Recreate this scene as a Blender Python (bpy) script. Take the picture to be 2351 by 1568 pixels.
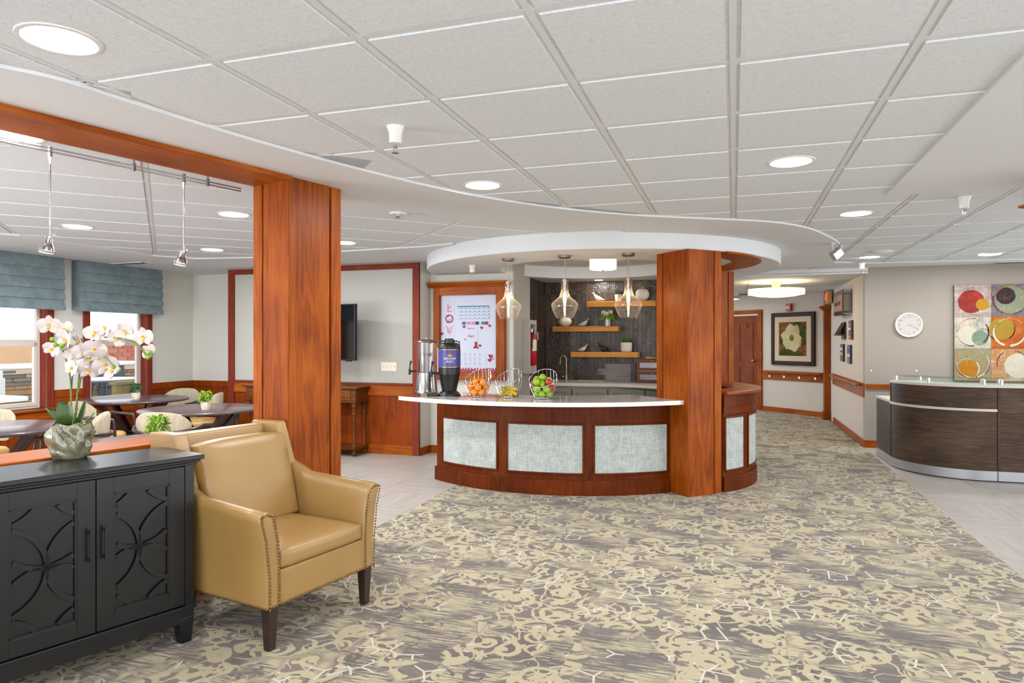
import bpy, bmesh, math, random
from math import sin, cos, pi, radians, sqrt, atan2
from mathutils import Vector, Matrix
from mathutils.geometry import tessellate_polygon
for o in list(bpy.data.objects): bpy.data.objects.remove(o)
SC = bpy.context.scene
COL = SC.collection
R = random.Random(7)
F, CX, CY, H = 1567.0, 1175.5, 784.0, 1.47      # focal length in px, image centre, eye height
# ---------------- camera ----------------
cam = bpy.data.cameras.new('camera'); camo = bpy.data.objects.new('camera', cam); COL.objects.link(camo)
camo.location = (0, 0, H); camo.rotation_euler = (pi/2, 0, 0)
cam.sensor_width = 36; cam.lens = 36*F/2351; cam.clip_start = .05; cam.clip_end = 200
SC.camera = camo
# ---------------- world, sun, exposure ----------------
SC.view_settings.view_transform = 'Standard'; SC.view_settings.look = 'None'
SC.view_settings.gamma = 1; SC.view_settings.use_curve_mapping = False
SC.view_settings.exposure = 0.08
W = bpy.data.worlds.new('sky'); SC.world = W; W.use_nodes = True
bgn = W.node_tree.nodes['Background']; bgn.inputs[0].default_value = (.92, .96, 1, 1); bgn.inputs[1].default_value = 2.3
def area(name, loc, rot, sx, sy, power, col=(1, .97, .93)):
    l = bpy.data.lights.new(name, 'AREA'); l.shape = 'RECTANGLE'; l.size, l.size_y = sx, sy; l.energy = power; l.color = col
    o = bpy.data.objects.new(name, l); COL.objects.link(o); o.location = loc; o.rotation_euler = rot; return o
area('rear_fill', (0, -2.3, 1.0), (radians(116), 0, 0), 9, 1.9, 120, (.94, .97, 1))  # unseen panel added behind the camera to brighten the ceiling
area('side_fill', (7.2, 1.6, 1.0), (radians(112), 0, radians(90)), 5.5, 1.9, 100, (.94, .97, 1))  # added fill panel off to the right, lifts ceiling and walls
area('far_side_fill', (8.3, 5.0, 1.0), (radians(112), 0, radians(90)), 5.0, 1.9, 35, (.94, .97, 1))  # second added panel on the right, evens brightness with depth
area('dining_fill', (-5.6, 2.2, 1.2), (radians(104), 0, radians(-22)), 3.2, 2.0, 160, (.94, .97, 1))  # panel added inside the dining room, aimed at its far corner
DOWN = 185.0       # strength of the recessed lights
SC.cycles.max_bounces = 8; SC.cycles.diffuse_bounces = 4; SC.cycles.glossy_bounces = 4
SC.cycles.transmission_bounces = 8; SC.cycles.transparent_max_bounces = 16
SC.cycles.sample_clamp_indirect = 6; SC.cycles.caustics_reflective = False; SC.cycles.caustics_refractive = False
SC.cycles.use_denoising = True; SC.cycles.adaptive_threshold = .02

# ---------------- colour and materials ----------------
def lin(h):
    h = h.lstrip('#'); c = [int(h[i:i+2], 16)/255 for i in (0, 2, 4)]
    return tuple([(x/12.92 if x <= .04045 else ((x+.055)/1.055)**2.4) for x in c] + [1])
class NT:
    def __init__(s, name):
        s.m = bpy.data.materials.new(name); s.m.use_nodes = True; s.t = s.m.node_tree
        s.b = s.t.nodes['Principled BSDF']; s.out = s.t.nodes['Material Output']
    def n(s, typ, **kw):
        nd = s.t.nodes.new(typ)
        for k, v in kw.items():
            if k.startswith('_'): setattr(nd, k[1:], v)
        return nd
    def put(s, sock, v):
        if hasattr(v, 'is_linked') or isinstance(v, bpy.types.NodeSocket): s.t.links.new(v, sock)
        else: sock.default_value = v
    def math(s, op, a, b=0.0, c=0.0):
        nd = s.t.nodes.new('ShaderNodeMath'); nd.operation = op
        s.put(nd.inputs[0], a); s.put(nd.inputs[1], b); s.put(nd.inputs[2], c); return nd.outputs[0]
    def vec(s, op, a, b=(0, 0, 0)):
        nd = s.t.nodes.new('ShaderNodeVectorMath'); nd.operation = op
        s.put(nd.inputs[0], a)
        if op == 'SCALE': s.put(nd.inputs[3], b)
        else: s.put(nd.inputs[1], b)
        return nd.outputs[1] if op in ('LENGTH', 'DISTANCE', 'DOT_PRODUCT') else nd.outputs[0]
    def obj(s): return s.t.nodes.new('ShaderNodeTexCoord').outputs['Object']
    def mapping(s, v, sc=(1, 1, 1), rot=(0, 0, 0)):
        nd = s.t.nodes.new('ShaderNodeMapping'); s.put(nd.inputs[0], v); nd.inputs[3].default_value = sc; nd.inputs[2].default_value = rot
        return nd.outputs[0]
    def noise(s, v, scale=5, detail=2, rough=.5, dist=0, out=0):
        nd = s.t.nodes.new('ShaderNodeTexNoise'); s.put(nd.inputs['Vector'], v)
        nd.inputs['Scale'].default_value = scale; nd.inputs['Detail'].default_value = detail
        nd.inputs['Roughness'].default_value = rough; nd.inputs['Distortion'].default_value = dist
        return nd.outputs[out]
    def ramp(s, f, stops):
        nd = s.t.nodes.new('ShaderNodeValToRGB'); s.put(nd.inputs[0], f); e = nd.color_ramp.elements
        e[0].position, e[0].color = stops[0]; e[1].position, e[1].color = stops[-1]
        for p, c in stops[1:-1]:
            q = e.new(p); q.color = c
        return nd.outputs[0]
    def mix(s, f, a, b):
        nd = s.t.nodes.new('ShaderNodeMix'); nd.data_type = 'RGBA'
        s.put(nd.inputs[0], f); s.put(nd.inputs[6], a); s.put(nd.inputs[7], b); return nd.outputs[2]
    def rand(s): return s.t.nodes.new('ShaderNodeObjectInfo').outputs['Random']
    def step(s, f, lo, hi):
        nd = s.t.nodes.new('ShaderNodeMapRange'); nd.clamp = True
        s.put(nd.inputs[0], f); nd.inputs[1].default_value = lo; nd.inputs[2].default_value = hi; return nd.outputs[0]
    def bump(s, h, strength=.2, dist=.01):
        nd = s.t.nodes.new('ShaderNodeBump'); s.put(nd.inputs['Height'], h)
        nd.inputs['Strength'].default_value = strength; nd.inputs['Distance'].default_value = dist
        s.t.links.new(nd.outputs[0], s.b.inputs['Normal'])
    def set(s, **k):
        nm = dict(col='Base Color', rough='Roughness', metal='Metallic', spec='Specular IOR Level', trans='Transmission Weight',
                  ior='IOR', coat='Coat Weight', crough='Coat Roughness', em='Emission Color', es='Emission Strength', alpha='Alpha', sheen='Sheen Weight')
        for a, v in k.items(): s.put(s.b.inputs[nm[a]], v)
        return s
def plain(name, c, rough=.5, metal=0, var=.0, bump=0, bscale=60, **k):
    t = NT(name); c = lin(c) if isinstance(c, str) else c
    if var or bump:
        v = t.obj()
    if var:
        f = t.noise(v, 6, 4); d = tuple([x*(1-var) for x in c[:3]]+[1]); u = tuple([min(1, x*(1+var*.6)) for x in c[:3]]+[1])
        t.set(col=t.mix(f, d, u))
    else: t.set(col=c)
    if bump: t.bump(t.noise(v, bscale, 3), bump, .004)
    t.set(rough=rough, metal=metal, **k); return t.m
def wood(name, c1, c2, c3, axis='z', rough=.35, g=1.0, coat=.1, var=0.0):
    t = NT(name); v = t.obj(); v = t.vec('ADD', v, t.vec('SCALE', (7.3, 3.1, 5.7), t.rand()))
    sc = {'z': (9, 9, .7), 'h': (.7, .7, 9), 'x': (.7, 9, 9), 'y': (9, .7, 9)}[axis]
    m = t.mapping(v, tuple(q*g for q in sc))
    big = t.noise(m, 1.0, 3, .55, 1.2)
    ring = t.math('SINE', t.math('MULTIPLY', big, 34))
    ring = t.step(ring, -1, 1)
    fine = t.noise(t.mapping(v, tuple(q*g*(9 if q > 1 else 3) for q in sc)), 1.5, 3, .6)
    blot = t.noise(v, 2.2, 2)
    f = t.math('ADD', t.math('MULTIPLY', ring, .12), t.math('ADD', t.math('MULTIPLY', fine, .42), t.math('MULTIPLY', blot, .5)))
    col = t.ramp(f, [(.3, lin(c1)), (.52, lin(c2)), (.78, lin(c3))])
    if var: col = t.mix(t.math('MULTIPLY', t.rand(), var), col, lin(c1))
    t.set(col=col, rough=t.math('ADD', t.math('MULTIPLY', fine, .12), rough+.02), coat=coat*.25, crough=.3, spec=.13)
    t.bump(fine, .05, .002); return t.m
def emit(name, c, s):
    t = NT(name); t.set(col=lin(c), em=lin(c), es=s, rough=.5); return t.m
def glassy(name, tint=(1, 1, 1, 1), op=.12, rough=.02, seed=False):
    t = NT(name); nt = t.t; nt.nodes.remove(t.b)
    tr = nt.nodes.new('ShaderNodeBsdfTransparent'); tr.inputs[0].default_value = tint
    gl = nt.nodes.new('ShaderNodeBsdfGlossy'); gl.inputs['Roughness'].default_value = rough
    fr = nt.nodes.new('ShaderNodeLayerWeight'); fr.inputs[0].default_value = .25
    mx = nt.nodes.new('ShaderNodeMixShader')
    f = t.math('ADD', t.math('MULTIPLY', t.math('POWER', fr.outputs[1], 3.0), .55), op)
    if seed:
        v = t.obj(); vo = nt.nodes.new('ShaderNodeTexVoronoi'); t.put(vo.inputs['Vector'], v); vo.inputs['Scale'].default_value = 70
        f = t.math('ADD', f, t.math('MULTIPLY', t.math('LESS_THAN', vo.outputs[0], .22), .3))
    t.put(mx.inputs[0], t.math('MINIMUM', f, 1.0)); nt.links.new(tr.outputs[0], mx.inputs[1]); nt.links.new(gl.outputs[0], mx.inputs[2])
    if seed:
        df = nt.nodes.new('ShaderNodeBsdfTranslucent'); df.inputs[0].default_value = (1, .97, .93, 1); m2 = nt.nodes.new('ShaderNodeMixShader'); t.put(m2.inputs[0], t.math('ADD', t.math('MULTIPLY', t.math('LESS_THAN', vo.outputs[0], .25), .12), t.math('ADD', t.math('MULTIPLY', fr.outputs[1], .18), .02)))
        nt.links.new(mx.outputs[0], m2.inputs[1]); nt.links.new(df.outputs[0], m2.inputs[2]); nt.links.new(m2.outputs[0], t.out.inputs[0]); return t.m
    nt.links.new(mx.outputs[0], t.out.inputs[0]); return t.m

M = {}
M['cherry'] = wood('cherry_wood', '#642706', '#8f4409', '#ac6018', 'z', .36)
M['cherry_x'] = wood('cherry_wood_horizontal', '#722f0a', '#9a4c12', '#b46520', 'x', .34)
M['cherry_y'] = wood('cherry_wood_lengthwise', '#86421b', '#aa5c2a', '#c67a42', 'y', .34)
M['bar'] = wood('bar_wood', '#3d1200', '#5a2200', '#743204', 'z', .33)
M['bar_top'] = wood('bar_top_wood', '#6b2c10', '#85401c', '#9a5228', 'x', .3, .6, .5)
M['mahog'] = wood('mahogany_trim', '#642616', '#7a3221', '#8c3f2f', 'z', .4)
M['mahog_x'] = wood('mahogany_trim_horizontal', '#642618', '#7a3322', '#8d4233', 'x', .4)
M['wains'] = wood('wainscot_wood', '#662507', '#86390c', '#9a4a14', 'z', .34)
M['door'] = wood('door_wood', '#602810', '#7a3917', '#8c4a22', 'z', .38)
M['table_leg'] = wood('carved_table_wood', '#3d1f0c', '#623413', '#82501f', 'x', .28, 1, .6)
M['pine'] = wood('shelf_pine', '#b3722f', '#d08f45', '#e2a65a', 'x', .5, 1, .05)
M['graywood'] = wood('grey_board_wood', '#6f6867', '#878080', '#9d9694', 'x', .6, 1, 0)
M['desk'] = wood('desk_laminate', '#33281f', '#4d3e32', '#675647', 'h', .4, 1.6, .1)
M['espresso'] = plain('espresso_wood', '#2c1a16', .35, var=.2, coat=.3)
M['frame'] = plain('picture_frame_brown', '#2a1a12', .5, spec=.25)
M['black_cab'] = plain('black_cabinet_paint', '#0e0f12', .27, var=.25, bump=.05, bscale=90, coat=.1, crough=.3)
M['leather'] = None
t = NT('tan_leather'); v = t.obj(); n1 = t.noise(v, 3, 4); n2 = t.noise(v, 160, 3, .6)
t.set(col=t.mix(n1, lin('#8f6e3c'), lin('#a07e4a')), rough=t.math('ADD', t.math('MULTIPLY', n2, .12), .33), coat=.15, crough=.3); t.bump(n2, .12, .002); M['leather'] = t.m
M['nail'] = plain('brass_nail', '#8a6a3e', .3, 1)
M['wall_l'] = plain('wall_paint_sage', '#d3d1c7', .75, bump=.04, bscale=150)
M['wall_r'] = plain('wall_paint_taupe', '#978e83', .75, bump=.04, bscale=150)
M['wall_r_lit'] = plain('wall_paint_taupe_lit', '#d3cac0', .75, bump=.04, bscale=150)  # same taupe painted lighter, in place of light the passage lacks
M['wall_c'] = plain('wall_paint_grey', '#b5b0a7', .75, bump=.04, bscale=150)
M['drywall'] = plain('ceiling_drywall', '#d9dbdd', .8, bump=.03, bscale=60)
M['grid'] = plain('ceiling_grid_metal', '#d6d7d8', .5)
t = NT('ceiling_tile_mineral'); v = t.vec('ADD', t.obj(), t.vec('SCALE', (31, 17, 0), t.rand()))
a = t.noise(v, 130, 3, .65); b = t.noise(v, 45, 3, .6)
f = t.math('ADD', t.math('MULTIPLY', a, .6), t.math('MULTIPLY', b, .4))
t.set(col=t.ramp(f, [(.3, lin('#bbbec1')), (.46, lin('#d6dadd')), (.75, lin('#e2e6e9'))]), rough=.9); t.bump(f, .5, .004); M['ctile'] = t.m
M['fabric_panel'] = None
t = NT('bar_panel_fabric'); v = t.obj()
a = t.noise(t.mapping(v, (70, 70, 14)), 1, 2); b = t.noise(t.mapping(v, (14, 14, 90)), 1, 2); c = t.noise(v, 9, 3)
f = t.math('ADD', t.math('MULTIPLY', a, .4), t.math('ADD', t.math('MULTIPLY', b, .35), t.math('MULTIPLY', c, .25)))
t.set(col=t.ramp(f, [(.38, lin('#98a09d')), (.6, lin('#b9c0bb'))]), rough=.85); t.bump(f, .1, .002); M['fabric_panel'] = t.m
M['panel_cream'] = plain('framed_panel_fabric', '#b2b0a7', .85, bump=.05, bscale=300)
M['quartz'] = plain('white_quartz', '#dedad4', .12, var=.03, coat=.5, crough=.05)
M['quartz2'] = plain('kitchen_counter_stone', '#cfc6b8', .25)
M['ledge'] = plain('desk_ledge_white', '#c9c2b8', .35)
M['alu'] = plain('brushed_aluminium', '#b4b6ba', .35, .7)
M['chrome'] = plain('chrome', '#d8d8dc', .08, 1)
M['steel'] = plain('brushed_steel', '#a8a6a4', .22, 1)
M['black'] = plain('black_plastic', '#0c0c0e', .35)
M['screen'] = plain('tv_screen', '#020203', .08)
M['white'] = plain('white_plastic', '#e0dfdb', .4)
M['ivory'] = plain('ivory_plastic', '#e3dcc6', .4)
M['sash'] = plain('window_sash_vinyl', '#cdc3b8', .4)
M['ceram'] = plain('cream_ceramic', '#ddd0bb', .4)
M['birdw'] = plain('white_ceramic_bird', '#d9cfc2', .5)
M['darkc'] = plain('black_ceramic', '#1b1a1d', .4)
M['sage'] = plain('sage_cabinet_paint', '#7d7a6a', .5)
M['grass'] = None
def leafmat(name, c1, c2):
    t = NT(name); f = t.noise(t.obj(), 25, 2); t.set(col=t.mix(f, lin(c1), lin(c2)), rough=.45); return t.m
M['lime'] = leafmat('lime_leaves', '#5f8f1c', '#a8c93a')
M['dgreen'] = leafmat('dark_leaves', '#1f4a32', '#4d8a40')
M['succ'] = leafmat('succulent_leaves', '#2c5c22', '#5f9440')
M['orleaf'] = leafmat('orchid_leaves', '#1f380c', '#3d5516')
M['stem'] = plain('orchid_stem', '#5d6b25', .5)
M['petal'] = plain('orchid_petal', '#b8aca6', .5, var=.06)
M['yellow'] = plain('orchid_lip', '#e2b21c', .5)
M['bud'] = plain('green_bud', '#6f9c1e', .4)
t = NT('celadon_glaze'); v = t.obj(); t.set(col=t.ramp(t.noise(v, 14, 3), [(.35, lin('#65624b')), (.65, lin('#85826a'))]), rough=.16, coat=.6, crough=.08); M['celadon'] = t.m
t = NT('shade_fabric'); v = t.obj(); f = t.noise(v, 7, 4, .6, .8)
t.set(col=t.ramp(f, [(.4, lin('#697b80')), (.6, lin('#7b8b8d'))]), rough=.8, sheen=.1); M['shade'] = t.m
t = NT('knit_fabric'); v = t.obj(); f = t.math('SINE', t.math('MULTIPLY', t.noise(t.mapping(v, (60, 60, 6)), 1, 2), 20)); t.set(col=t.mix(t.step(f, -1, 1), lin('#a0947d'), lin('#ada18a')), rough=.9); M['knit'] = t.m
M['seat'] = plain('tan_seat_vinyl', '#c39a5c', .4)
M['tabletop'] = plain('dark_table_laminate', '#4b3a3b', .28, var=.08, coat=.2)
M['glass'] = glassy('clear_glass', op=.06); M['pane'] = glassy('window_pane', (.97, .98, 1, 1), .0)
M['seeded'] = glassy('seeded_glass', (.99, .985, .98, 1), .05, .06, True)
M['gglass'] = glassy('green_glass', (.75, .9, .83, 1), .05)
M['bulb'] = emit('warm_bulb', '#ffd9a0', 70); M['drum'] = emit('lit_drum_shade', '#ffe2b0', 5.0)
M['dial'] = plain('clock_dial', '#bdb5ac', .5)
M['lamp_dining'] = emit('dining_lamp_lens', '#f8faff', DOWN*1.9); M['lamp'] = emit('recessed_lamp_lens', '#f8faff', DOWN); M['spotlens'] = emit('spot_lens', '#fff6e8', 12)
M['exitred'] = emit('exit_letters', '#ff3a22', 2.2)
M['nickel'] = plain('brushed_nickel', '#9a8a7c', .3, 1); M['brass'] = plain('brass', '#c79a4e', .25, 1)
M['red'] = plain('red_enamel', '#b3121c', .3); M['heart'] = plain('red_heart_paper', '#a51d33', .6)
M['pink'] = plain('pink_paper', '#d88aa6', .6); M['paper'] = plain('white_paper', '#d4d6de', .6); M['teal'] = plain('teal_print', '#2f86a3', .6)
M['ink'] = plain('grey_ink', '#8d8f99', .7); M['navy'] = plain('navy_print', '#26284a', .5); M['purple'] = plain('purple_label', '#3b3a80', .35)
M['orange'] = plain('orange_peel', '#f08a07', .4, bump=.2, bscale=250); M['apple'] = plain('green_apple_skin', '#87ab1f', .25, var=.12, coat=.3)
M['rapple'] = plain('red_apple_skin', '#a81d1c', .25, var=.25, coat=.3); M['banana'] = plain('banana_skin', '#c9a824', .45, var=.2)
M['tipdark'] = plain('banana_tip', '#3a2b12', .7)
t = NT('kitchen_tile_glaze'); v = t.vec('ADD', t.obj(), t.vec('SCALE', (13, 7, 9), t.rand()))
f = t.noise(v, 9, 4); w = t.noise(t.mapping(v, (45, 45, 30)), 1, 3, .6)
t.set(col=t.ramp(t.math('ADD', t.math('MULTIPLY', f, .6), t.math('MULTIPLY', t.rand(), .4)), [(.25, lin('#241811')), (.5, lin('#38291d')), (.8, lin('#56432f'))]), rough=.16, coat=.1, crough=.1, spec=.5); t.bump(w, .8, .014); M['ktile'] = t.m
M['grout'] = plain('dark_grout', '#6b5c4c', .9)
t = NT('stone_floor_tile'); v = t.vec('ADD', t.obj(), t.vec('SCALE', (11, 23, 0), t.rand()))
f = t.noise(t.mapping(v, (1.6, 16, 1)), 1, 4, .6, .6)
t.set(col=t.ramp(f, [(.3, lin('#9f988d')), (.5, lin('#ada69d')), (.72, lin('#b7b1a8'))]), rough=.38); M['ftile'] = t.m
M['subfloor'] = plain('floor_base', '#8f877e', .6)

def carpet():
    t = NT('patterned_carpet')
    v = t.vec('ADD', t.obj(), t.vec('SCALE', (37.1, 19.7, 0), t.rand()))
    # irregular edge wobble
    wob = t.vec('SUBTRACT', t.noise(v, 9, 2, .5, 0, 1), (.5, .5, .5)); p = t.vec('ADD', v, t.vec('SCALE', wob, .05))
    fz = t.vec('SCALE', t.vec('SUBTRACT', t.noise(v, 140, 2, .5, 0, 1), (.5, .5, .5)), .008); p = t.vec('ADD', p, fz)
    # scroll volutes in voronoi cells
    def volute(scale, turns, rad, thr, off):
        q = t.vec('SCALE', t.vec('ADD', p, off), scale)
        vo = t.n('ShaderNodeTexVoronoi'); vo.voronoi_dimensions = '2D'; t.put(vo.inputs['Vector'], q); vo.inputs['Scale'].default_value = 1; vo.inputs['Randomness'].default_value = .75
        d = t.vec('SUBTRACT', q, vo.outputs['Position']); sp = t.n('ShaderNodeSeparateXYZ'); t.put(sp.inputs[0], d)
        th = t.math('DIVIDE', t.math('ARCTAN2', sp.outputs[1], sp.outputs[0]), 2*pi); r = vo.outputs['Distance']
        cs = t.n('ShaderNodeSeparateColor'); t.put(cs.inputs[0], vo.outputs['Color'])
        sg = t.math('SUBTRACT', t.math('MULTIPLY', t.math('GREATER_THAN', cs.outputs[0], .5), 2), 1)
        s = t.math('FRACT', t.math('ADD', t.math('MULTIPLY', th, sg), t.math('ADD', t.math('MULTIPLY', r, turns), t.math('ADD', cs.outputs[1], 3))))
        a = t.math('LESS_THAN', s, thr); b = t.math('LESS_THAN', r, rad)
        dot = t.math('LESS_THAN', r, .10)
        return t.math('MAXIMUM', t.math('MULTIPLY', a, b), dot)
    v1 = volute(4.4, 3.0, .50, .44, (0, 0, 0)); v2 = volute(6.8, 2.7, .48, .43, (3.3, 1.7, 0))
    def vine(sc, w, off):
        n = t.noise(t.vec('ADD', p, off), sc, 1, .4)
        return t.math('LESS_THAN', t.math('ABSOLUTE', t.math('SUBTRACT', n, .5)), w)
    vn = t.math('MAXIMUM', vine(4.6, .024, (0, 0, 0)), vine(7.0, .020, (5, 2, 0)))
    leaf = t.math('GREATER_THAN', t.noise(t.vec('ADD', p, (9, 4, 0)), 8.5, 1, .4), .68)
    scroll = t.math('MAXIMUM', t.math('MAXIMUM', v1, vn), t.math('MAXIMUM', leaf, t.math('MULTIPLY', v2, t.math('GREATER_THAN', t.noise(v, 6, 1), .52))))
    m1 = t.noise(t.vec('ADD', v, (2, 8, 0)), 2.3, 2, .5)
    sm = t.step(m1, .46, .50)
    streak = t.noise(t.mapping(v, (5.5, 95, 1)), 1, 3, .7)
    sdens = t.noise(t.mapping(v, (2.2, 4.5, 1)), 1, 2)
    st = t.math('GREATER_THAN', streak, t.math('SUBTRACT', .80, t.math('MULTIPLY', sdens, .58)))
    cream = t.math('MAXIMUM', t.math('MULTIPLY', scroll, sm), t.math('MULTIPLY', st, t.math('SUBTRACT', 1.0, t.math('MULTIPLY', sm, .85))))
    # dark ornament over streaked areas
    dk = t.math('MULTIPLY', v2, t.math('GREATER_THAN', t.noise(v, 3, 1), .6)); cream = t.math('MULTIPLY', cream, t.math('SUBTRACT', 1.0, t.math('MULTIPLY', dk, t.math('SUBTRACT', 1.0, sm))))
    ve = t.n('ShaderNodeTexVoronoi'); ve.voronoi_dimensions = '2D'; ve.feature = 'DISTANCE_TO_EDGE'; t.put(ve.inputs['Vector'], v); ve.inputs['Scale'].default_value = 7.0
    cr = t.math('MULTIPLY', t.math('LESS_THAN', ve.outputs[0], .035), t.math('GREATER_THAN', t.noise(t.vec('ADD', v, (1, 3, 0)), 3.2, 2), .56))
    base = t.mix(t.step(t.noise(v, 1.1, 2), .35, .65), lin('#605955'), lin('#706863'))
    col = t.mix(cream, base, lin('#ada184')); col = t.mix(cr, col, lin('#c2bcae'))
    t.set(col=col, rough=.95, sheen=.1, spec=.15); t.bump(t.noise(v, 400, 2), .25, .004)
    return t.m
M['carpet'] = carpet()

# ---------------- mesh helpers ----------------
class MB:
    def __init__(s): s.v = []; s.f = []; s.mi = []; s.cur = 0
    def add(s, vs, fs, X=None):
        o = len(s.v)
        s.v += [tuple(X @ Vector(p)) if X else tuple(p) for p in vs]
        s.f += [tuple(i+o for i in f) for f in fs]; s.mi += [s.cur]*len(fs); return s
    def box(s, x0, x1, y0, y1, z0, z1, X=None):
        return s.add([(x0,y0,z0),(x1,y0,z0),(x1,y1,z0),(x0,y1,z0),(x0,y0,z1),(x1,y0,z1),(x1,y1,z1),(x0,y1,z1)],
                     [(0,3,2,1),(4,5,6,7),(0,1,5,4),(1,2,6,5),(2,3,7,6),(3,0,4,7)], X)
    def taper(s, x, y, z0, z1, a0, a1, b0=None, b1=None, dx=0, dy=0):   # tapered post; half sizes bottom a0,b0 top a1,b1
        b0 = b0 or a0; b1 = b1 or a1
        return s.add([(x-a0+dx,y-b0+dy,z0),(x+a0+dx,y-b0+dy,z0),(x+a0+dx,y+b0+dy,z0),(x-a0+dx,y+b0+dy,z0),(x-a1,y-b1,z1),(x+a1,y-b1,z1),(x+a1,y+b1,z1),(x-a1,y+b1,z1)],
                     [(0,3,2,1),(4,5,6,7),(0,1,5,4),(1,2,6,5),(2,3,7,6),(3,0,4,7)])
    def prism(s, P, z0, z1, X=None):
        n = len(P); a = sum(P[i][0]*P[(i+1)%n][1]-P[(i+1)%n][0]*P[i][1] for i in range(n))
        if a < 0: P = P[::-1]
        vs = [(p[0],p[1],z0) for p in P]+[(p[0],p[1],z1) for p in P]
        if n <= 4: fs = [tuple(range(n))[::-1], tuple(range(n, 2*n))]
        else:
            tr = tessellate_polygon([[Vector((p[0],p[1],0)) for p in P]]); fs = []
            for q in tr:
                A, B, C = [P[i] for i in q]; ar = (B[0]-A[0])*(C[1]-A[1])-(C[0]-A[0])*(B[1]-A[1])
                q = tuple(q) if ar > 0 else tuple(q)[::-1]
                fs += [q[::-1], tuple(i+n for i in q)]
        fs += [(i,(i+1)%n,(i+1)%n+n,i+n) for i in range(n)]
        return s.add(vs, fs, X)
    def lathe(s, prof, n=24, c=(0,0,0), X=None, a0=0, a1=2*pi):
        full = abs(a1-a0-2*pi) < 1e-6; k = n if full else n+1; vs = []; fs = []
        for j in range(k):
            a = a0+(a1-a0)*j/n
            vs += [(c[0]+r*cos(a), c[1]+r*sin(a), c[2]+z) for r, z in prof]
        m = len(prof)
        for j in range(n):
            j2 = (j+1) % k
            for i in range(m-1): fs.append((j*m+i, j2*m+i, j2*m+i+1, j*m+i+1))
        return s.add(vs, fs, X)
    def cyl(s, c, r, z0, z1, n=20, r1=None, X=None):
        r1 = r if r1 is None else r1
        vs = [(c[0]+r*cos(2*pi*j/n), c[1]+r*sin(2*pi*j/n), z0) for j in range(n)]+[(c[0]+r1*cos(2*pi*j/n), c[1]+r1*sin(2*pi*j/n), z1) for j in range(n)]
        return s.add(vs, [tuple(range(n))[::-1], tuple(range(n,2*n))]+[(j,(j+1)%n,(j+1)%n+n,j+n) for j in range(n)], X)
    def tube(s, pts, r, n=8, closed=False, X=None):
        P = [Vector(p) for p in pts]; m = len(P); rs = r if isinstance(r, (list, tuple)) else [r]*m; vs = []; fs = []
        up = None
        for i in range(m):
            if closed: d = P[(i+1)%m]-P[i-1]
            else: d = P[min(i+1,m-1)]-P[max(i-1,0)]
            d.normalize()
            if up is None:
                up = Vector((0,0,1)) if abs(d.z) < .9 else Vector((1,0,0))
            a = d.cross(up).normalized(); b = a.cross(d).normalized(); up = b
            vs += [tuple(P[i]+a*rs[i]*cos(2*pi*k/n)+b*rs[i]*sin(2*pi*k/n)) for k in range(n)]
        for i in range(m if closed else m-1):
            i2 = (i+1) % m
            for k in range(n): fs.append((i*n+k, i*n+(k+1)%n, i2*n+(k+1)%n, i2*n+k))
        if not closed: fs += [tuple(range(n))[::-1], tuple(range((m-1)*n, m*n))]
        return s.add(vs, fs, X)
    def arc(s, c, r0, r1, a0, a1, z0, z1, n=24):
        vs = []; fs = []
        for j in range(n+1):
            a = a0+(a1-a0)*j/n
            for r, z in ((r0,z0),(r1,z0),(r1,z1),(r0,z1)): vs.append((c[0]+r*cos(a), c[1]+r*sin(a), z))
        for j in range(n):
            for k in range(4): fs.append((j*4+k, (j+1)*4+k, (j+1)*4+(k+1)%4, j*4+(k+1)%4))
        if abs(abs(a1-a0)-2*pi) > 1e-5: fs += [(0,1,2,3), (n*4+3,n*4+2,n*4+1,n*4)]
        return s.add(vs, fs)
    def sph(s, c, r, n=12, m=8, sc=(1,1,1), X=None):
        vs = [(c[0], c[1], c[2]-r*sc[2])]; fs = []
        for i in range(1, m):
            a = -pi/2+pi*i/m
            vs += [(c[0]+r*sc[0]*cos(a)*cos(2*pi*j/n), c[1]+r*sc[1]*cos(a)*sin(2*pi*j/n), c[2]+r*sc[2]*sin(a)) for j in range(n)]
        vs.append((c[0], c[1], c[2]+r*sc[2])); L = len(vs)-1
        for j in range(n):
            fs.append((0, 1+(j+1)%n, 1+j)); fs.append((L, 1+(m-2)*n+j, 1+(m-2)*n+(j+1)%n))
            for i in range(m-2): fs.append((1+i*n+j, 1+i*n+(j+1)%n, 1+(i+1)*n+(j+1)%n, 1+(i+1)*n+j))
        return s.add(vs, fs, X)
    def mesh(s, name, mats, smooth=None, fix=False):
        me = bpy.data.meshes.new(name); me.from_pydata(s.v, [], s.f); me.update()
        mats = mats if isinstance(mats, (list, tuple)) else [mats]
        for m in mats: me.materials.append(M[m] if isinstance(m, str) else m)
        if len(mats) > 1: me.polygons.foreach_set('material_index', s.mi)
        bm = bmesh.new(); bm.from_mesh(me); bmesh.ops.recalc_face_normals(bm, faces=bm.faces); bm.to_mesh(me); bm.free()
        if smooth:
            me.polygons.foreach_set('use_smooth', [True]*len(me.polygons)); me.set_sharp_from_angle(angle=radians(smooth))
        return me
def link(name, me, parent=None, loc=None, rotz=None):
    o = bpy.data.objects.new(name, me); COL.objects.link(o)
    if parent: o.parent = parent
    if loc: o.location = loc
    if rotz: o.rotation_euler = (0, 0, rotz)
    return o
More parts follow.
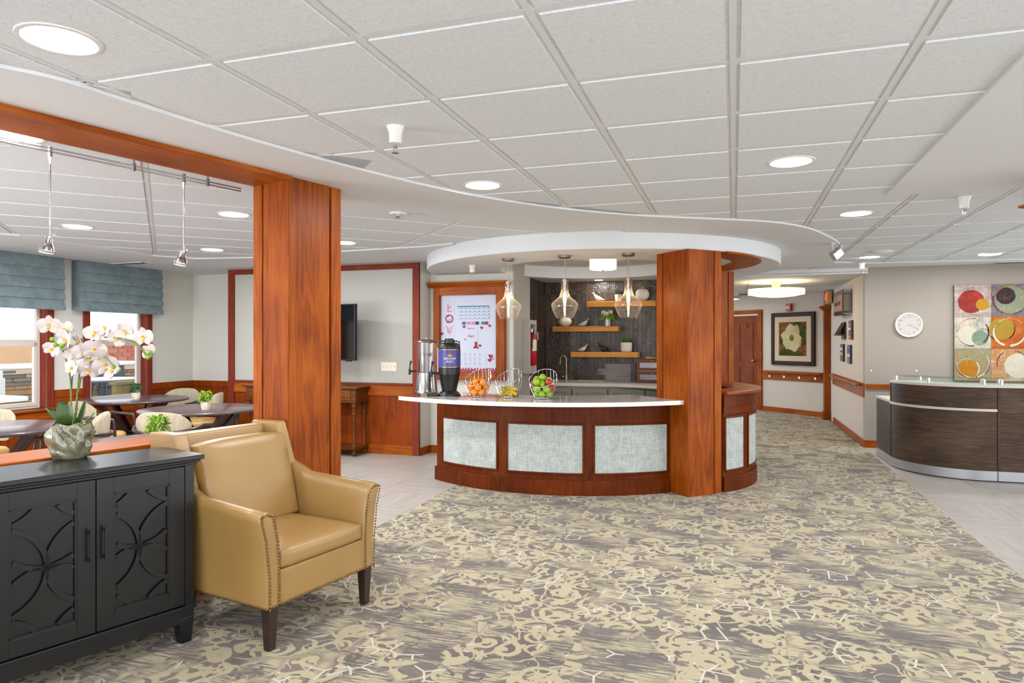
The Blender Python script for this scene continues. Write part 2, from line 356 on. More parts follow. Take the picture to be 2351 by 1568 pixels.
def part(name, mb, mat, parent=None, smooth=None, bevel=0, seg=2, sub=0, label=None, loc=None, rotz=None, kind=None):
    o = link(name, mb.mesh(name, mat, smooth), parent, loc, rotz)
    if bevel:
        b = o.modifiers.new('bevel', 'BEVEL'); b.width = bevel; b.segments = seg; b.limit_method = 'ANGLE'; b.angle_limit = radians(40); b.harden_normals = False
    if sub:
        b = o.modifiers.new('subd', 'SUBSURF'); b.levels = b.render_levels = sub
    if label: o['label'] = label
    if kind: o['kind'] = kind
    return o
def thing(name, label, cat, loc=(0,0,0), rotz=0, group=None):
    o = bpy.data.objects.new(name, None); COL.objects.link(o); o.empty_display_size = .1
    o.location = loc; o.rotation_euler = (0, 0, rotz); o['label'] = label; o['category'] = cat
    if group: o['group'] = group
    return o
def tag(o, label, cat, group=None):
    o['label'] = label; o['category'] = cat
    if group: o['group'] = group
    return o
def struct(name, mb, mat, parent=None, label=None, **k):
    o = part(name, mb, mat, parent, **k); o['kind'] = 'structure'
    if label: o['label'] = label; o['category'] = k.get('cat', name.split('_')[0])
    return o
def sroot(name, label, cat, loc=(0,0,0), rotz=0):
    o = thing(name, label, cat, loc, rotz); o['kind'] = 'structure'; return o
def dup(root, loc, rotz, label, group=None):
    def cp(o, par):
        c = o.copy(); COL.objects.link(c)
        if par: c.parent = par
        for ch in o.children: cp(ch, c)
        return c
    r = cp(root, None); r.location = loc; r.rotation_euler = (0, 0, rotz); r['label'] = label
    if group: r['group'] = group
    return r
def textmesh(body, size, depth=.001, mat='white', align='CENTER'):
    cu = bpy.data.curves.new('text', 'FONT'); cu.body = body; cu.size = size; cu.extrude = depth; cu.align_x = align; cu.align_y = 'CENTER'
    o = bpy.data.objects.new('text', cu); COL.objects.link(o); dg = bpy.context.evaluated_depsgraph_get()
    me = bpy.data.meshes.new_from_object(o.evaluated_get(dg)); bpy.data.objects.remove(o)
    me.materials.clear(); me.materials.append(M[mat]); return me
# ---------------- projection helpers (used only to measure positions) ----------------
def P(px, py, z):            # point at height z seen at pixel
    Y = F*(H-z)/(py-CY); return ((px-CX)*Y/F, Y)
def ZY(py, Y): return H-(py-CY)*Y/F
def ZCAL(px, py): return P(px, py, ZB)
class WallLine:
    def __init__(s, p, ang): s.p = p; s.a = ang; s.d = (cos(ang), sin(ang)); s.n = (-s.d[1], s.d[0])
    def t(s, px):
        k = (px-CX)/F; return (k*s.p[1]-s.p[0])/(s.d[0]-k*s.d[1])
    def at(s, t, off=0): return (s.p[0]+s.d[0]*t-s.n[0]*off, s.p[1]+s.d[1]*t-s.n[1]*off)   # off > 0: into the room
    def hit(s, px, py=None, off=0):
        q = WallLine((s.p[0]-s.n[0]*off, s.p[1]-s.n[1]*off), s.a); t = q.t(px); Y = q.p[1]+q.d[1]*t
        return (t, Y, ZY(py, Y)) if py is not None else (t, Y)
TH = radians(18); U = (sin(TH), cos(TH)); V = (cos(TH), -sin(TH))
AV, AU = -TH, pi/2-TH                   # directions of the two wall families
def uv(x, y): return (x*U[0]+y*U[1], x*V[0]+y*V[1])
def xy(u, v): return (u*U[0]+v*V[0], u*U[1]+v*V[1])
ZC, ZB = H+1.04, H+1.026                 # tile plane, drywall band plane
# ================= FLOOR =================
_wl = WallLine((-4.955,10.6), AU); OUTL = [_wl.at(-13.8,-.14), _wl.at(.3,-.14), (-4.0,17), (9,17), (9,-2.5)]
m = MB().prism(OUTL, -.12, -.008); floor = struct('floor', m, 'subfloor', label='interior floor of patterned carpet and pale stone tiles')
floor['category'] = 'floor'
cw, cl, g = .4895, .98, .0012
me = MB().box(-cw/2+g/4, cw/2-g/4, -cl/2+g/4, cl/2-g/4, -.008, 0).mesh('carpet_tile', 'carpet')
# local x along V, local y along U
for i in range(9):
    for j in range(17):
        v = -2.695+cw*(i+.5); u = .4+cl*(j+(.5 if i % 2 else 0))
        x, y = xy(u, v)
        o = link('carpet_tile', me, floor, (x, y, 0), -TH)
for i in (-1, -2):
    for j in range(5):
        u = .4+cl*(j+(.5 if i % 2 else 0)) - 1.0
        if u+cl/2 < 4.75: x, y = xy(u, -2.695+cw*(i+.5)); link('carpet_tile', me, floor, (x, y, 0), -TH)
ft = .6
fm = MB().box(-ft/2+.0012, ft/2-.0012, -ft/2+.0012, ft/2-.0012, -.008, 0).mesh('floor_tile', 'ftile')
k = 0
for side in (-1, 1):
    for i in range(7):
        for j in range(26):
            v = (-2.695-ft*(i+.5)) if side < 0 else (1.7105+ft*(i+.5)); u = .3+ft*j; x, y = xy(u, v)
            if y < 2: continue
            px, py = CX+x/y*F, CY+H/y*F
            if (side < 0 and 560 < px < 1150 and 1000 < py < 1330) or (side > 0 and 1960 < px < 2750 and 1010 < py < 1750 and y < 9.9):
                link('floor_tile', fm, floor, (x, y, -.0003), -TH + (pi/2 if (i+j) % 2 else 0)); k += 1
# ================= CEILING =================
m = MB().prism(OUTL, ZC+.02, ZC+.12); ceil = struct('ceiling', m, 'drywall', label='white suspended tile ceiling with curved drywall bands'); ceil['category'] = 'ceiling'
def inpoly(x, y, Q):
    c = False; n = len(Q)
    for i in range(n):
        (x1, y1), (x2, y2) = Q[i], Q[i-1]
        if (y1 > y) != (y2 > y) and x < (x2-x1)*(y-y1)/(y2-y1)+x1: c = not c
    return c
NEAR = [(-300,95),(0,155),(145,187),(300,237),(470,290),(590,326),(700,357),(800,384),(905,410),(1000,432),(1140,459),(1280,479),(1400,491),(1500,498),(1683,506),(1780,512),(1855,525),(1900,543),(1925,558),(1934,570)]
NW = [P(a, b, ZC) for a, b in NEAR]
cpt = lambda a, b, z=ZC: P(a, b, z)
MAINP = [(-3.3,-1.5)]+[P(a, b, ZC) for a, b in NEAR]+[P(1915,602,ZC), P(2351,596,ZC), (6.8,8.6), P(2351,432,ZC), P(2110,448,ZC), P(2035,450,ZC), P(2351,131,ZC), (1.6,.5), (1.2,-1.5)]
tp = .613
tm = MB(); a = tp/2-.010; b = tp/2-.026
tm.box(-a, a, -a, a, .0065, .018); tm.box(-b, b, -b, b, 0, .0068); tme = tm.mesh('ceiling_tile', 'ctile')
uo, vo = 2.681, -.0027
def near_poly(x, y, Q, r):
    return any(inpoly(x+dx*r, y+dy*r, Q) for dx in (-1, -.5, 0, .5, 1) for dy in (-1, -.5, 0, .5, 1))
nt = 0
for i in range(-8, 12):
    for j in range(-5, 16):
        u, v = uo+tp*(j+.5), vo+tp*(i+.5); x, y = xy(u, v)
        if y < -.2 or not near_poly(x, y, MAINP, .36): continue
        if y > .3 and not (-500 < CX+x/y*F < 2900): continue
        link('ceiling_tile', tme, ceil, (x, y, ZC), -TH); nt += 1
def clip_bar(p, d, a, b, Q, pad):
    ts = [a+(b-a)*i/400 for i in range(401)]
    ins = [t_ for t_ in ts if near_poly(p[0]+d[0]*t_, p[1]+d[1]*t_, Q, pad)]
    return (min(ins), max(ins)) if ins else None
for i in range(-6, 13):
    m = MB(); v = vo+tp*i; x, y = xy(0, v); c_ = clip_bar((x, y), U, -.6, 11.5, MAINP, .12)
    if not c_: continue
    m.box(-.012, .012, c_[0], c_[1], .003, .02); part('grid_bar', m, 'grid', ceil, loc=(x, y, ZC-.001), rotz=-TH)
for j in range(-5, 15):
    m = MB(); u = uo+tp*j; x, y = xy(u, 0); c_ = clip_bar((x, y), V, -4.6, 7.5, MAINP, .12)
    if not c_: continue
    m.box(c_[0], c_[1], -.011, .011, .004, .02); part('grid_bar', m, 'grid', ceil, loc=(x, y, ZC), rotz=-TH)
# dining grid, turned 45 degrees from the lobby grid
T2 = radians(27); U2 = (-sin(T2), cos(T2)); V2 = (cos(T2), sin(T2))
DP = [(-7.5,1.0), (-3.4,1.0), P(0,275,ZC), P(585,425,ZC), P(650,440,ZC), P(779,476,ZC), P(960,488,ZC), P(1018,498,ZC), P(1100,512,ZC), P(1240,516,ZC), P(1030,541,ZC), P(979,567,ZC), P(779,579,ZC), P(600,593,ZC), P(450,596,ZC), P(351,589,ZC), P(45,543,ZC), P(0,538,ZC), (-7.5,5.0)]
dm = MB(); a, b = 1.19/2-.010, .608/2-.010
dm.box(-a, a, -b, b, .0065, .018); dm.box(-a+.014, a-.014, -b+.014, b-.014, 0, .0068); dme = dm.mesh('ceiling_tile', 'ctile')
for i in range(-6, 4):
    for j in range(-10, 12):
        v2, u2 = -.10+1.19*(i+.5), 5.05+.608*(j+.5); x, y = V2[0]*v2+U2[0]*u2, V2[1]*v2+U2[1]*u2
        if not (near_poly(x, y, DP, .5)): continue
        if y < .8 or not (-420 < CX+x/y*F < 1300): continue
        link('ceiling_tile', dme, ceil, (x, y, ZC), T2); nt += 1
for i in range(-4, 4):
    v2 = -.10+1.19*i; c_ = clip_bar((V2[0]*v2, V2[1]*v2), U2, 1.5, 12.5, DP, .12)
    if not c_: continue
    m = MB().box(-.012, .012, c_[0], c_[1], .003, .02); part('grid_bar', m, 'grid', ceil, loc=(V2[0]*v2, V2[1]*v2, ZC), rotz=T2)
for j in range(-8, 12):
    u2 = 5.05+.608*j; c_ = clip_bar((U2[0]*u2, U2[1]*u2), V2, -6.0, 3.2, DP, .12)
    if not c_: continue
    m = MB().box(c_[0], c_[1], -.012, .012, .004, .02); part('grid_bar', m, 'grid', ceil, loc=(U2[0]*u2, U2[1]*u2, ZC), rotz=T2)
print('ceiling tiles', nt)
# drywall bands, 2 cm below the tiles
WD = (sin(radians(32.8)), cos(radians(32.8))); ND = (-WD[1], WD[0]); CC = (-1.387, 4.24)       # left column corner, beam direction and its outward normal
def cw_(w, n): return (CC[0]+WD[0]*w+ND[0]*n, CC[1]+WD[1]*w+ND[1]*n)
def smooth_pts(L, k=4):
    out = []; n = len(L)
    for i in range(n-1):
        p0, p1, p2, p3 = L[max(i-1,0)], L[i], L[i+1], L[min(i+2,n-1)]
        for j in range(k):
            t = j/k; out.append(tuple(.5*((2*p1[c])+(-p0[c]+p2[c])*t+(2*p0[c]-5*p1[c]+4*p2[c]-p3[c])*t*t+(-p0[c]+3*p1[c]-3*p2[c]+p3[c])*t**3) for c in (0,1)))
    return out+[L[-1]]
nearw = smooth_pts([P(a, b, ZB) for a, b in NEAR])
farw = smooth_pts([P(a, b, ZB) for a, b in [(1209,528),(1182,523),(1100,515),(1060,508),(1018,500),(960,489),(870,481),(779,476)]], 3)
band = [(-3.6, -2.4), (-2.2, -2.4)] + [(-2.6, 0.3)] + nearw[4:] + [P(1915,603,ZB), P(1875,613,ZB), (3.6,10.9), (1.1,10.9), (1.1,7.0), P(1436,526,ZB), P(1332,531,ZB)] + farw + [cw_(.42,.30), cw_(.2,.31), cw_(-5.5,.31)]
struct('drywall_band', MB().prism(band, ZB, ZC+.019), 'drywall', ceil)
WLn_at = _wl.at(-6.6, -.1)
# dining border beside the window wall and beside the television wall
bd = [(-7.2,4.2), P(0,538,ZB), P(45,542,ZB), P(351,588,ZB), P(447,595,ZB), P(600,592,ZB), P(779,578.5,ZB), P(979,567,ZB), P(1040,560,ZB), (-.2,9.6), (-4.6,11.2), WLn_at]
struct('drywall_border', MB().prism(bd, ZB, ZC+.019), 'drywall', ceil)
br = [P(1915,603,ZB), P(2001,605,ZB), P(2351,596.5,ZB), (9, 6.6), (9, 8.2), (4.9,9.7), (4.2,9.7)]
struct('drywall_border', MB().prism(br, ZB, ZC+.019), 'drywall', ceil)
dr = [P(2035,450,ZB), P(2351,131,ZB), (1.75,.2), (1.6,-2.4), (9,-2.4), (9,2.8), P(2351,432,ZB)]
struct('drywall_border', MB().prism(dr, ZB, ZC+.019), 'drywall', ceil)
# corridor: lower tile ceiling
ZK = H+.945
e1 = (4.90, 9.46)
def xv(p, t): return (p[0]+V[0]*t, p[1]+V[1]*t)
c0 = xv(e1, -4.2); c1 = xv(e1, .03)
m = MB().prism([c0, c1, (c1[0]+3, c1[1]+9.5), (c0[0]+1, c0[1]+9.5)], ZK+.02, ZC+.01)
m.prism([c0, c1, (c1[0]+U[0]*.35, c1[1]+U[1]*.35), (c0[0]+U[0]*.35, c0[1]+U[1]*.35)], ZK, ZK+.03)
struct('corridor_soffit', m, 'drywall', ceil)
cme = MB().box(-.595+.012, .595-.012, -.292, .292, 0, .016).mesh('ceiling_tile', 'ctile')
for i in range(-1, 4):
    for j in range(0, 10):
        u = uv(*e1)[0]+.35+.31+.608*j; v = uv(*e1)[1]-3.9+1.19*i+.6; x, y = xy(u, v)
        if 1560 < CX+x/y*F < 2080: link('ceiling_tile', cme, ceil, (x, y, ZK+.001), -TH)
for i in range(-1, 5):
    u = uv(*e1)[0]; v = uv(*e1)[1]-3.9+1.19*i; x, y = xy(u, v); part('grid_bar', MB().box(-.012,.012,.35,6.5,.004,.02), 'grid', ceil, loc=(x,y,ZK), rotz=-TH)
# ring soffit over the bar
C1, R1, CI, RI = (1.08,8.55), 2.13, (.97,8.35), 1.12
ZR = H+.875
m = MB(); n = 96; vs = []; fs = []
for j in range(n):
    a = 2*pi*j/n
    for c, r, z in ((C1,R1,ZC+.019),(C1,R1,ZR+.008),(C1,R1-.008,ZR),(CI,RI,ZR),(CI,RI,ZB+.01)): vs.append((c[0]+r*cos(a), c[1]+r*sin(a), z))
for j in range(n):
    k2 = (j+1) % n
    for i in range(4): fs.append((j*5+i, k2*5+i, k2*5+i+1, j*5+i+1))
m.add(vs, fs); struct('soffit_ring', m, 'drywall', ceil, smooth=35)
struct('recess_ceiling', MB().cyl((CI[0],CI[1],0), RI+.02, ZB+.004, ZB+.02, 64), 'drywall', ceil)

# ================= WALLS =================
WH = ZC+.02
WLn = WallLine((-4.955,10.6), AU); W2 = WallLine((-4.955,10.6), AV)
tvx = (945-CX)/F*8.83; TV = WallLine((tvx,8.83), AV); BW = WallLine((-1.077,9.05), AV); SW = WallLine((.025,8.69), AU)
KW = WallLine((.534,10.15), AV); RB = WallLine((4.90,9.48), AV); EA = WallLine((4.90,9.48), AU+pi); PW = WallLine((6.07,13.19), radians(-63))
def wallobj(name, wl, t0, t1, mat, z0=0, z1=WH, th=.14, label=None, holes=()):
    m = MB(); x = t0
    for (h0, h1, a, b) in sorted(holes):
        m.box(x, h0, 0, th, z0, z1); m.box(h0, h1, 0, th, z0, a); m.box(h0, h1, 0, th, b, z1); x = h1
    m.box(x, t1, 0, th, z0, z1)
    o = struct(name, m, mat, label=label); o.location = (wl.p[0], wl.p[1], 0); o.rotation_euler = (0,0,wl.a); o['category'] = 'wall'; return o
# windows of the dining room
w2a, w2b = WLn.t(204), WLn.t(335); ww = w2b-w2a; w1b = WLn.t(105); w1a = w1b-ww*1.05
SILL, HEAD = .66, 2.30
gap = w2a-w1b
wins = [(w2a, w2b), (w1a, w1b), (w1a-gap-ww, w1a-gap), (w1a-2*gap-2*ww, w1a-2*gap-ww)]
wall_left = wallobj('wall_left', WLn, -8.6, .14, 'wall_l', label='pale sage dining room wall with the windows', holes=[(a, b, SILL, HEAD) for a, b in wins])
tj = TV.t(528)
wall_back = wallobj('wall_back', W2, 0, 1.0, 'wall_l', label='short pale sage wall left of the framed panel wall')
wallobj('wall_television', TV, tj, TV.t(965), 'wall_l', th=.5, label='framed panel wall carrying the television')
pa, pb = TV.at(TV.t(965)), BW.p
m = MB().prism([(pa[0]-.02,pa[1]+.03), pa, pb, (pb[0],pb[1]+.5), (pa[0]-.02,pa[1]+.5)], 0, WH); o = struct('wall_return', m, 'wall_l', label='narrow return of pale wall right of the framed panel wall'); o['category'] = 'wall'
wallobj('wall_notice', BW, 0, BW.t(1180), 'wall_l', th=.12, label='pale wall behind the notice cabinet')
tk = SW.t(1217)
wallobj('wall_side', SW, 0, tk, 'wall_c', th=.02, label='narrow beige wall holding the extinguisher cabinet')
kt0 = 0; kt1 = KW.t(1600)
wallobj('wall_kitchen', KW, -.1, kt1+.1, 'grout', th=.12, label='kitchenette rear wall of dark vertical tiles')
wallobj('wall_kitchen_side', SW, tk, tk+.95, 'grout', th=.02, label='kitchenette side wall of dark vertical tiles')
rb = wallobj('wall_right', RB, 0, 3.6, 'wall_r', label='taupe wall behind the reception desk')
ea = wallobj('wall_passage', EA, EA.t(1905)-.3, -.002, 'wall_r_lit', label='taupe passage wall with plaques and handrail')
pw = wallobj('wall_far', PW, -3.2, .35, 'wall_r_lit', label='far taupe passage wall with the flower picture')
m = MB().prism([(pa[0]+.004,pa[1]-.012), (pb[0]+.004,pb[1]-.018), (pb[0],pb[1]+.002), (pa[0],pa[1]+.002)], 0, .10); struct('skirting', m, 'cherry_x', bpy.data.objects['wall_return'])
# kitchen tiles
kh = .252
def ktiles(wl, t0, t1, parent, first=None):
    w = .063; z0 = .90; n = int((t1-t0)/w)
    km = MB().box(.0018, w-.0018, -.009, 0, .0018, kh-.0018)
    me = km.mesh('wall_tile', 'ktile')
    for r in range(6):
        zz = z0+kh*r; hh = min(kh, ZR-.004-zz)
        if hh < .03: continue
        mm = me if hh > kh-.001 else MB().box(.0012, w-.0012, -.009, 0, .0018, hh-.0018).mesh('wall_tile', 'ktile')
        for i in range(n):
            o = link('wall_tile', mm, parent, (t0+w*i, -R.uniform(0, .0025), zz))
kw = bpy.data.objects['wall_kitchen']; ks = bpy.data.objects['wall_kitchen_side']
ktiles(KW, 0.0, KW.t(1530), kw); ktiles(SW, tk+.012, tk+.90, ks)
# metal edge trim of tile
m = MB().box(tk-.004, tk+.010, -.012, .0, .9, ZR); o = part('edge_trim', m, 'espresso', ks)

# trims
def wtrim(name, wl, mat, label=None):
    def f(mb, mat=mat, **k):
        o = struct(name, mb, mat, label=label, **k); o.location = (wl.p[0], wl.p[1], 0); o.rotation_euler = (0,0,wl.a)
        if label: o['category'] = 'trim'
        return o
    return f
RAIL = .87
# window-wall wainscot
m = MB(); xs = [-8.5]+sum([[a-.1, b+.1] for a, b in sorted(wins)], [])+[.0]
for i in range(0, len(xs), 2):
    m.box(xs[i], xs[i+1], -.02, -.001, 0, RAIL); m.box(xs[i], xs[i+1], -.035, -.02, RAIL-.09, RAIL)
for a, b in wins: m.box(a-.1, b+.1, -.02, -.001, 0, SILL-.06)
for x in [-7.6, -6.4, -5.2, -4.0, -2.9, -2.0, -1.1, -.4]: m.box(x-.04, x+.04, -.03, -.02, .12, .60)
m.box(-8.5, 0, -.033, -.02, 0, .12)
wtrim('trim_1', WLn, 'wains', 'cherry wainscot under the dining room windows')(m, bevel=.002)
m = MB().box(0, 1.0, -.02, -.001, 0, RAIL); m.box(0, 1.0, -.035, -.02, RAIL-.09, RAIL); m.box(0, 1, -.033, -.02, 0, .12); m.box(.5, .58, -.03, -.02, .12, .78)
wtrim('trim_2', W2, 'wains', 'cherry wainscot on the short dining wall')(m, bevel=.002)
# framed panel wall
te = TV.t(965); zt = ZY(603, TV.hit(965)[1]); zi = ZY(616.5, TV.hit(950)[1]); ti = TV.t(950); tl = TV.t(541)
fr = sroot('trim_3', 'mahogany frame and wainscot of the television wall', 'trim', (TV.p[0], TV.p[1], 0), AV)
part('frame_rail', MB().box(tj, te, -.04, -.001, zi, zt), 'mahog_x', fr, bevel=.004)
part('frame_stile', MB().box(ti, te, -.042, -.001, 0, zi), 'mahog', fr, bevel=.004)
part('frame_stile', MB().box(tj, tl, -.042, -.001, 0, zi), 'mahog', fr, bevel=.004)
part('fabric_panel', MB().box(tl, ti, -.012, -.001, .93, zi), 'panel_cream', fr)
part('chair_rail', MB().box(tl, ti, -.055, -.001, .90, .925), 'mahog_x', fr, bevel=.004)
part('apron_board', MB().box(tl, ti, -.035, -.001, .76, .90), 'cherry_x', fr, bevel=.003)
part('wainscot_panel', MB().box(tl, ti, -.012, -.001, .10, .76), 'wains', fr)
for x in (tl+.6, tl+1.3): part('wainscot_stile', MB().box(x, x+.08, -.02, -.012, .10, .76), 'wains', fr)
x = TV.t(797); part('wainscot_stile', MB().box(x-.25, x, -.02, -.012, .10, .76), 'wains', fr)
part('skirting', MB().box(tl, ti, -.03, -.001, 0, .12), 'cherry_x', fr, bevel=.003)
# skirtings
def skirt(n, wl, t0, t1, h=.10, lab=''):
    o = struct(n, MB().box(t0, t1, -.018, -.001, 0, h), 'cherry_x', label=lab, bevel=.003); o.location = (wl.p[0], wl.p[1], 0); o.rotation_euler = (0,0,wl.a); o['category'] = 'baseboard'
skirt('baseboard_notice', BW, 0, 1.1, lab='cherry skirting under the notice cabinet')
skirt('baseboard_right', RB, 0, 3.5, lab='cherry skirting behind the reception desk')
skirt('baseboard_passage', EA, EA.t(1915), .018, lab='cherry skirting below the passage handrail')
skirt('baseboard_far', PW, PW.t(1750), .1, lab='cherry skirting below the flower picture')
# windows
def window(i, a, b, label):
    w = sroot('window_%d' % i, label, 'window', (WLn.p[0], WLn.p[1], 0), AU)
    for x0, x1 in ((a-.09, a), (b, b+.09)): part('casing', MB().box(x0, x1, -.028, -.001, SILL-.02, HEAD+.09), 'mahog', w, bevel=.004)
    part('head_casing', MB().box(a, b, -.028, -.001, HEAD, HEAD+.09), 'mahog_x', w, bevel=.004)
    part('sill', MB().box(a-.12, b+.12, -.07, .10, SILL-.03, SILL), 'cherry_x', w, bevel=.005)
    part('sill_apron', MB().box(a-.09, b+.09, -.025, -.001, SILL-.13, SILL-.03), 'cherry_x', w, bevel=.003)
    for x0, x1 in ((a, a+.012), (b-.012, b)): part('jamb_lining', MB().box(x0, x1, 0, .10, SILL, HEAD), 'mahog', w)
    mid = 1.455; s = .055
    m = MB().box(a+.012, a+s, .08, .12, SILL, HEAD).box(b-s, b-.012, .08, .12, SILL, HEAD).box(a+s, b-s, .08, .12, HEAD-s, HEAD).box(a+s, b-s, .08, .12, SILL, SILL+.03)
    part('window_frame', m, 'sash', w, bevel=.003)
    m = MB().box(a+s, a+s+.04, .07, .105, SILL+.03, mid).box(b-s-.04, b-s, .07, .105, SILL+.03, mid).box(a+s+.04, b-s-.04, .07, .105, SILL+.03, SILL+.075).box(a+s, b-s, .07, .105, mid-.045, mid)
    part('lower_sash', m, 'sash', w, bevel=.003)
    part('meeting_rail', MB().box(a+s, b-s, .085, .115, mid, mid+.035), 'sash', w)
    part('pane', MB().box(a+s+.04, b-s-.04, .085, .089, SILL+.075, mid-.045), 'pane', w)
    part('pane', MB().box(a+s, b-s, .098, .102, mid+.035, HEAD-s), 'pane', w)
    part('insect_screen', MB().box(a+s, b-s, .108, .110, mid+.035, HEAD-s), 'screenmesh', w)
    return w
t = NT('sun_screen_cloth'); t.t.nodes.remove(t.b); d1 = t.n('ShaderNodeBsdfTranslucent'); d1.inputs[0].default_value = (.9, .91, .93, 1); d2 = t.n('ShaderNodeBsdfTransparent'); mx = t.n('ShaderNodeMixShader'); mx.inputs[0].default_value = .45
t.t.links.new(d1.outputs[0], mx.inputs[2]); t.t.links.new(d2.outputs[0], mx.inputs[1]); t.t.links.new(mx.outputs[0], t.out.inputs[0]); M['screenmesh'] = t.m
wl_ = ['dining window nearest the room corner, right of the orchid', 'dining window at the left picture edge showing stacked stone outside', 'dining window beyond the left picture edge', 'farthest left dining window beyond the picture edge']
for i, (a, b) in enumerate(wins): window(i+1, a, b, wl_[i])
# ================= COLUMNS, BEAM, HALF WALL =================
def column(name, label, loc, rotz, wr, wl, z1, mat='cherry', gr=.075):
    c = thing(name, label, 'column', (loc[0], loc[1], 0), rotz)
    e = .004
    core = [(.012,.012),(wr,.012),(wr,wl),(.012,wl)]
    part('core', MB().prism(core, 0, z1), mat, c)
    def bd(P_): part('board', MB().prism(P_, 0, z1), mat, c, bevel=.003)
    bd([(0,-.004),(wr-gr-.018,-.004),(wr-gr-.018,.012),(0,.012)])
    bd([(wr-gr,.0),(wr+.012,.0),(wr+.012,gr),(wr,gr),(wr,.0125),(wr-gr,.0125)])
    bd([(-.012,-.004),(0,-.004),(0,.012),(.012,.012),(.012,wl-gr-.018),(-.012,wl-gr-.018)])
    bd([(-.008,wl-gr),(.012,wl-gr),(.012,wl),(gr,wl),(gr,wl+.012),(-.008,wl+.012)])
    return c
# local x along right face, local y along left face
column('column', 'tall square cherry wood column behind the tan armchair', CC, atan2(WD[1], WD[0]), .42, .325, ZB)
CB = (1.668, 6.442)
column('column', 'square cherry wood column rising through the bar counter', CB, T2, .40, .45, ZR)
bb = thing('door_beam', 'long cherry wood lined header beam between left column and picture edge', 'beam', (CC[0], CC[1], 0), atan2(WD[1], WD[0]))
part('fascia_board', MB().box(-5.2, .0, -.03, -.006, ZB-.028, ZB), 'cherry_x', bb, bevel=.002)
part('soffit_board', MB().box(-5.2, -.012, -.006, .325, ZB-.026, ZB-.001), 'cherry_x', bb, bevel=.002)
bb.name = 'header_beam'
hw = thing('half_wall', 'low half wall with a wide cherry ledge behind the black cabinet', 'wall', (-1.954, 3.70, 0), atan2(3.70-3.095, -1.954+2.32))
part('ledge_board', MB().box(-4.2, .42, -.0, .32, .885, .915), 'cherry_x', hw, bevel=.006)
part('wall_core', MB().box(-4.2, .42, .03, .29, .0, .885), 'wains', hw)
hw['kind'] = 'structure'
# pilaster at passage corner
pt = EA.hit(1906)[0]; xy_ = EA.at(pt, .0)
pl = thing('pilaster', 'narrow cherry wood pilaster with flared capital at the passage corner', 'pilaster', (xy_[0], xy_[1], 0), EA.a)
zt = ZY(703, xy_[1])
part('shaft', MB().box(-.10, .10, -.11, -.0, .10, zt-.10), 'cherry', pl, bevel=.003)
part('base', MB().box(-.13, .13, -.14, -.0, .0, .14), 'cherry', pl, bevel=.006)
m = MB(); m.prism([(-.10,-.11),(.10,-.11),(.10,0),(-.10,0)], zt-.11, zt-.09)
m.add([(-.10,-.11,zt-.09),(.10,-.11,zt-.09),(.10,0,zt-.09),(-.10,0,zt-.09),(-.16,-.18,zt-.02),(.16,-.18,zt-.02),(.16,0,zt-.02),(-.16,0,zt-.02)], [(0,3,2,1),(4,5,6,7),(0,1,5,4),(1,2,6,5),(2,3,7,6),(3,0,4,7)]); m.box(-.165,.165,-.185,0,zt-.02,zt)
part('capital', m, 'cherry', pl)
part('panel_moulding', MB().box(-.106,-.10,-.08,-.03,.3,1.2).box(-.106,-.10,-.08,-.03,1.3,zt-.2), 'bar', pl)
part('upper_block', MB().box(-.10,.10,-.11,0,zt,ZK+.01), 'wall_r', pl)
# crown just inside the right picture edge
z0 = ZY(494, 4.4); xr = (2337-CX)/F*4.4
cr = thing('pilaster', 'cherry wood capital cut by the right picture edge', 'pilaster', (xr, 4.4, 0), 0)
m = MB(); a = .14
m.add([(a,-.4+a,z0),(.9,-.4+a,z0),(.9,-a,z0),(a,-a,z0),(0,-.4,z0+.045),(1.0,-.4,z0+.045),(1.0,0,z0+.045),(0,0,z0+.045)], [(0,3,2,1),(4,5,6,7),(0,1,5,4),(1,2,6,5),(2,3,7,6),(3,0,4,7)]).box(0,1.0,-.4,0,z0+.045,z0+.06)
part('capital', m, 'cherry', cr); part('shaft', MB().box(a,.9,-.4+a,-a,0,z0), 'cherry', cr)
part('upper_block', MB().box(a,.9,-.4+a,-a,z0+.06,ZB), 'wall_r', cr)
# picture-wall door
dt0, dt1 = PW.t(1683), PW.t(1742)
zd = ZY(724, PW.hit(1742)[1])
dr_ = sroot('door_1', 'cherry panelled passage door left of the flower picture', 'door', (PW.p[0], PW.p[1], 0), PW.a)
part('leaf', MB().box(dt0-.1, dt1, -.015, .0, .01, zd), 'door', dr_)
for z0_, z1_ in ((.20,.92),(1.03,zd-.16)):
    m = MB(); a, b = dt0+.20, dt1-.14
    m.box(a, b, -.026, -.014, z0_, z0_+.018).box(a, b, -.026, -.014, z1_-.018, z1_).box(a, a+.018, -.026, -.014, z0_, z1_).box(b-.018, b, -.026, -.014, z0_, z1_)
    part('panel_moulding', m, 'door', dr_)
part('casing', MB().box(dt1, dt1+.11, -.035, 0, 0, zd+.06), 'cherry', dr_, bevel=.005)
part('head_casing', MB().box(dt0-.35, dt1+.11, -.035, 0, zd+.03, zd+.12), 'cherry_x', dr_, bevel=.005)
part('jamb', MB().box(dt0-.24, dt0, -.03, 0, 0, zd+.03), 'ivory', dr_, label='cream door jamb')
part('head_jamb', MB().box(dt0-.24, dt1, -.03, 0, zd, zd+.03), 'ivory', dr_)
part('door_handle', MB().sph((dt1-.09,-.07,ZY(828, PW.hit(1738)[1])), .035, 12, 8).cyl((dt1-.09,0,0),.0,0,0), 'brass', dr_, smooth=60)
part('door_knocker', MB().tube([(dt0+.42+.035*cos(a), -.03, 1.82+.06*sin(a)) for a in [k*pi/6 for k in range(12)]], .008, 6, True), 'brass', dr_, smooth=60)
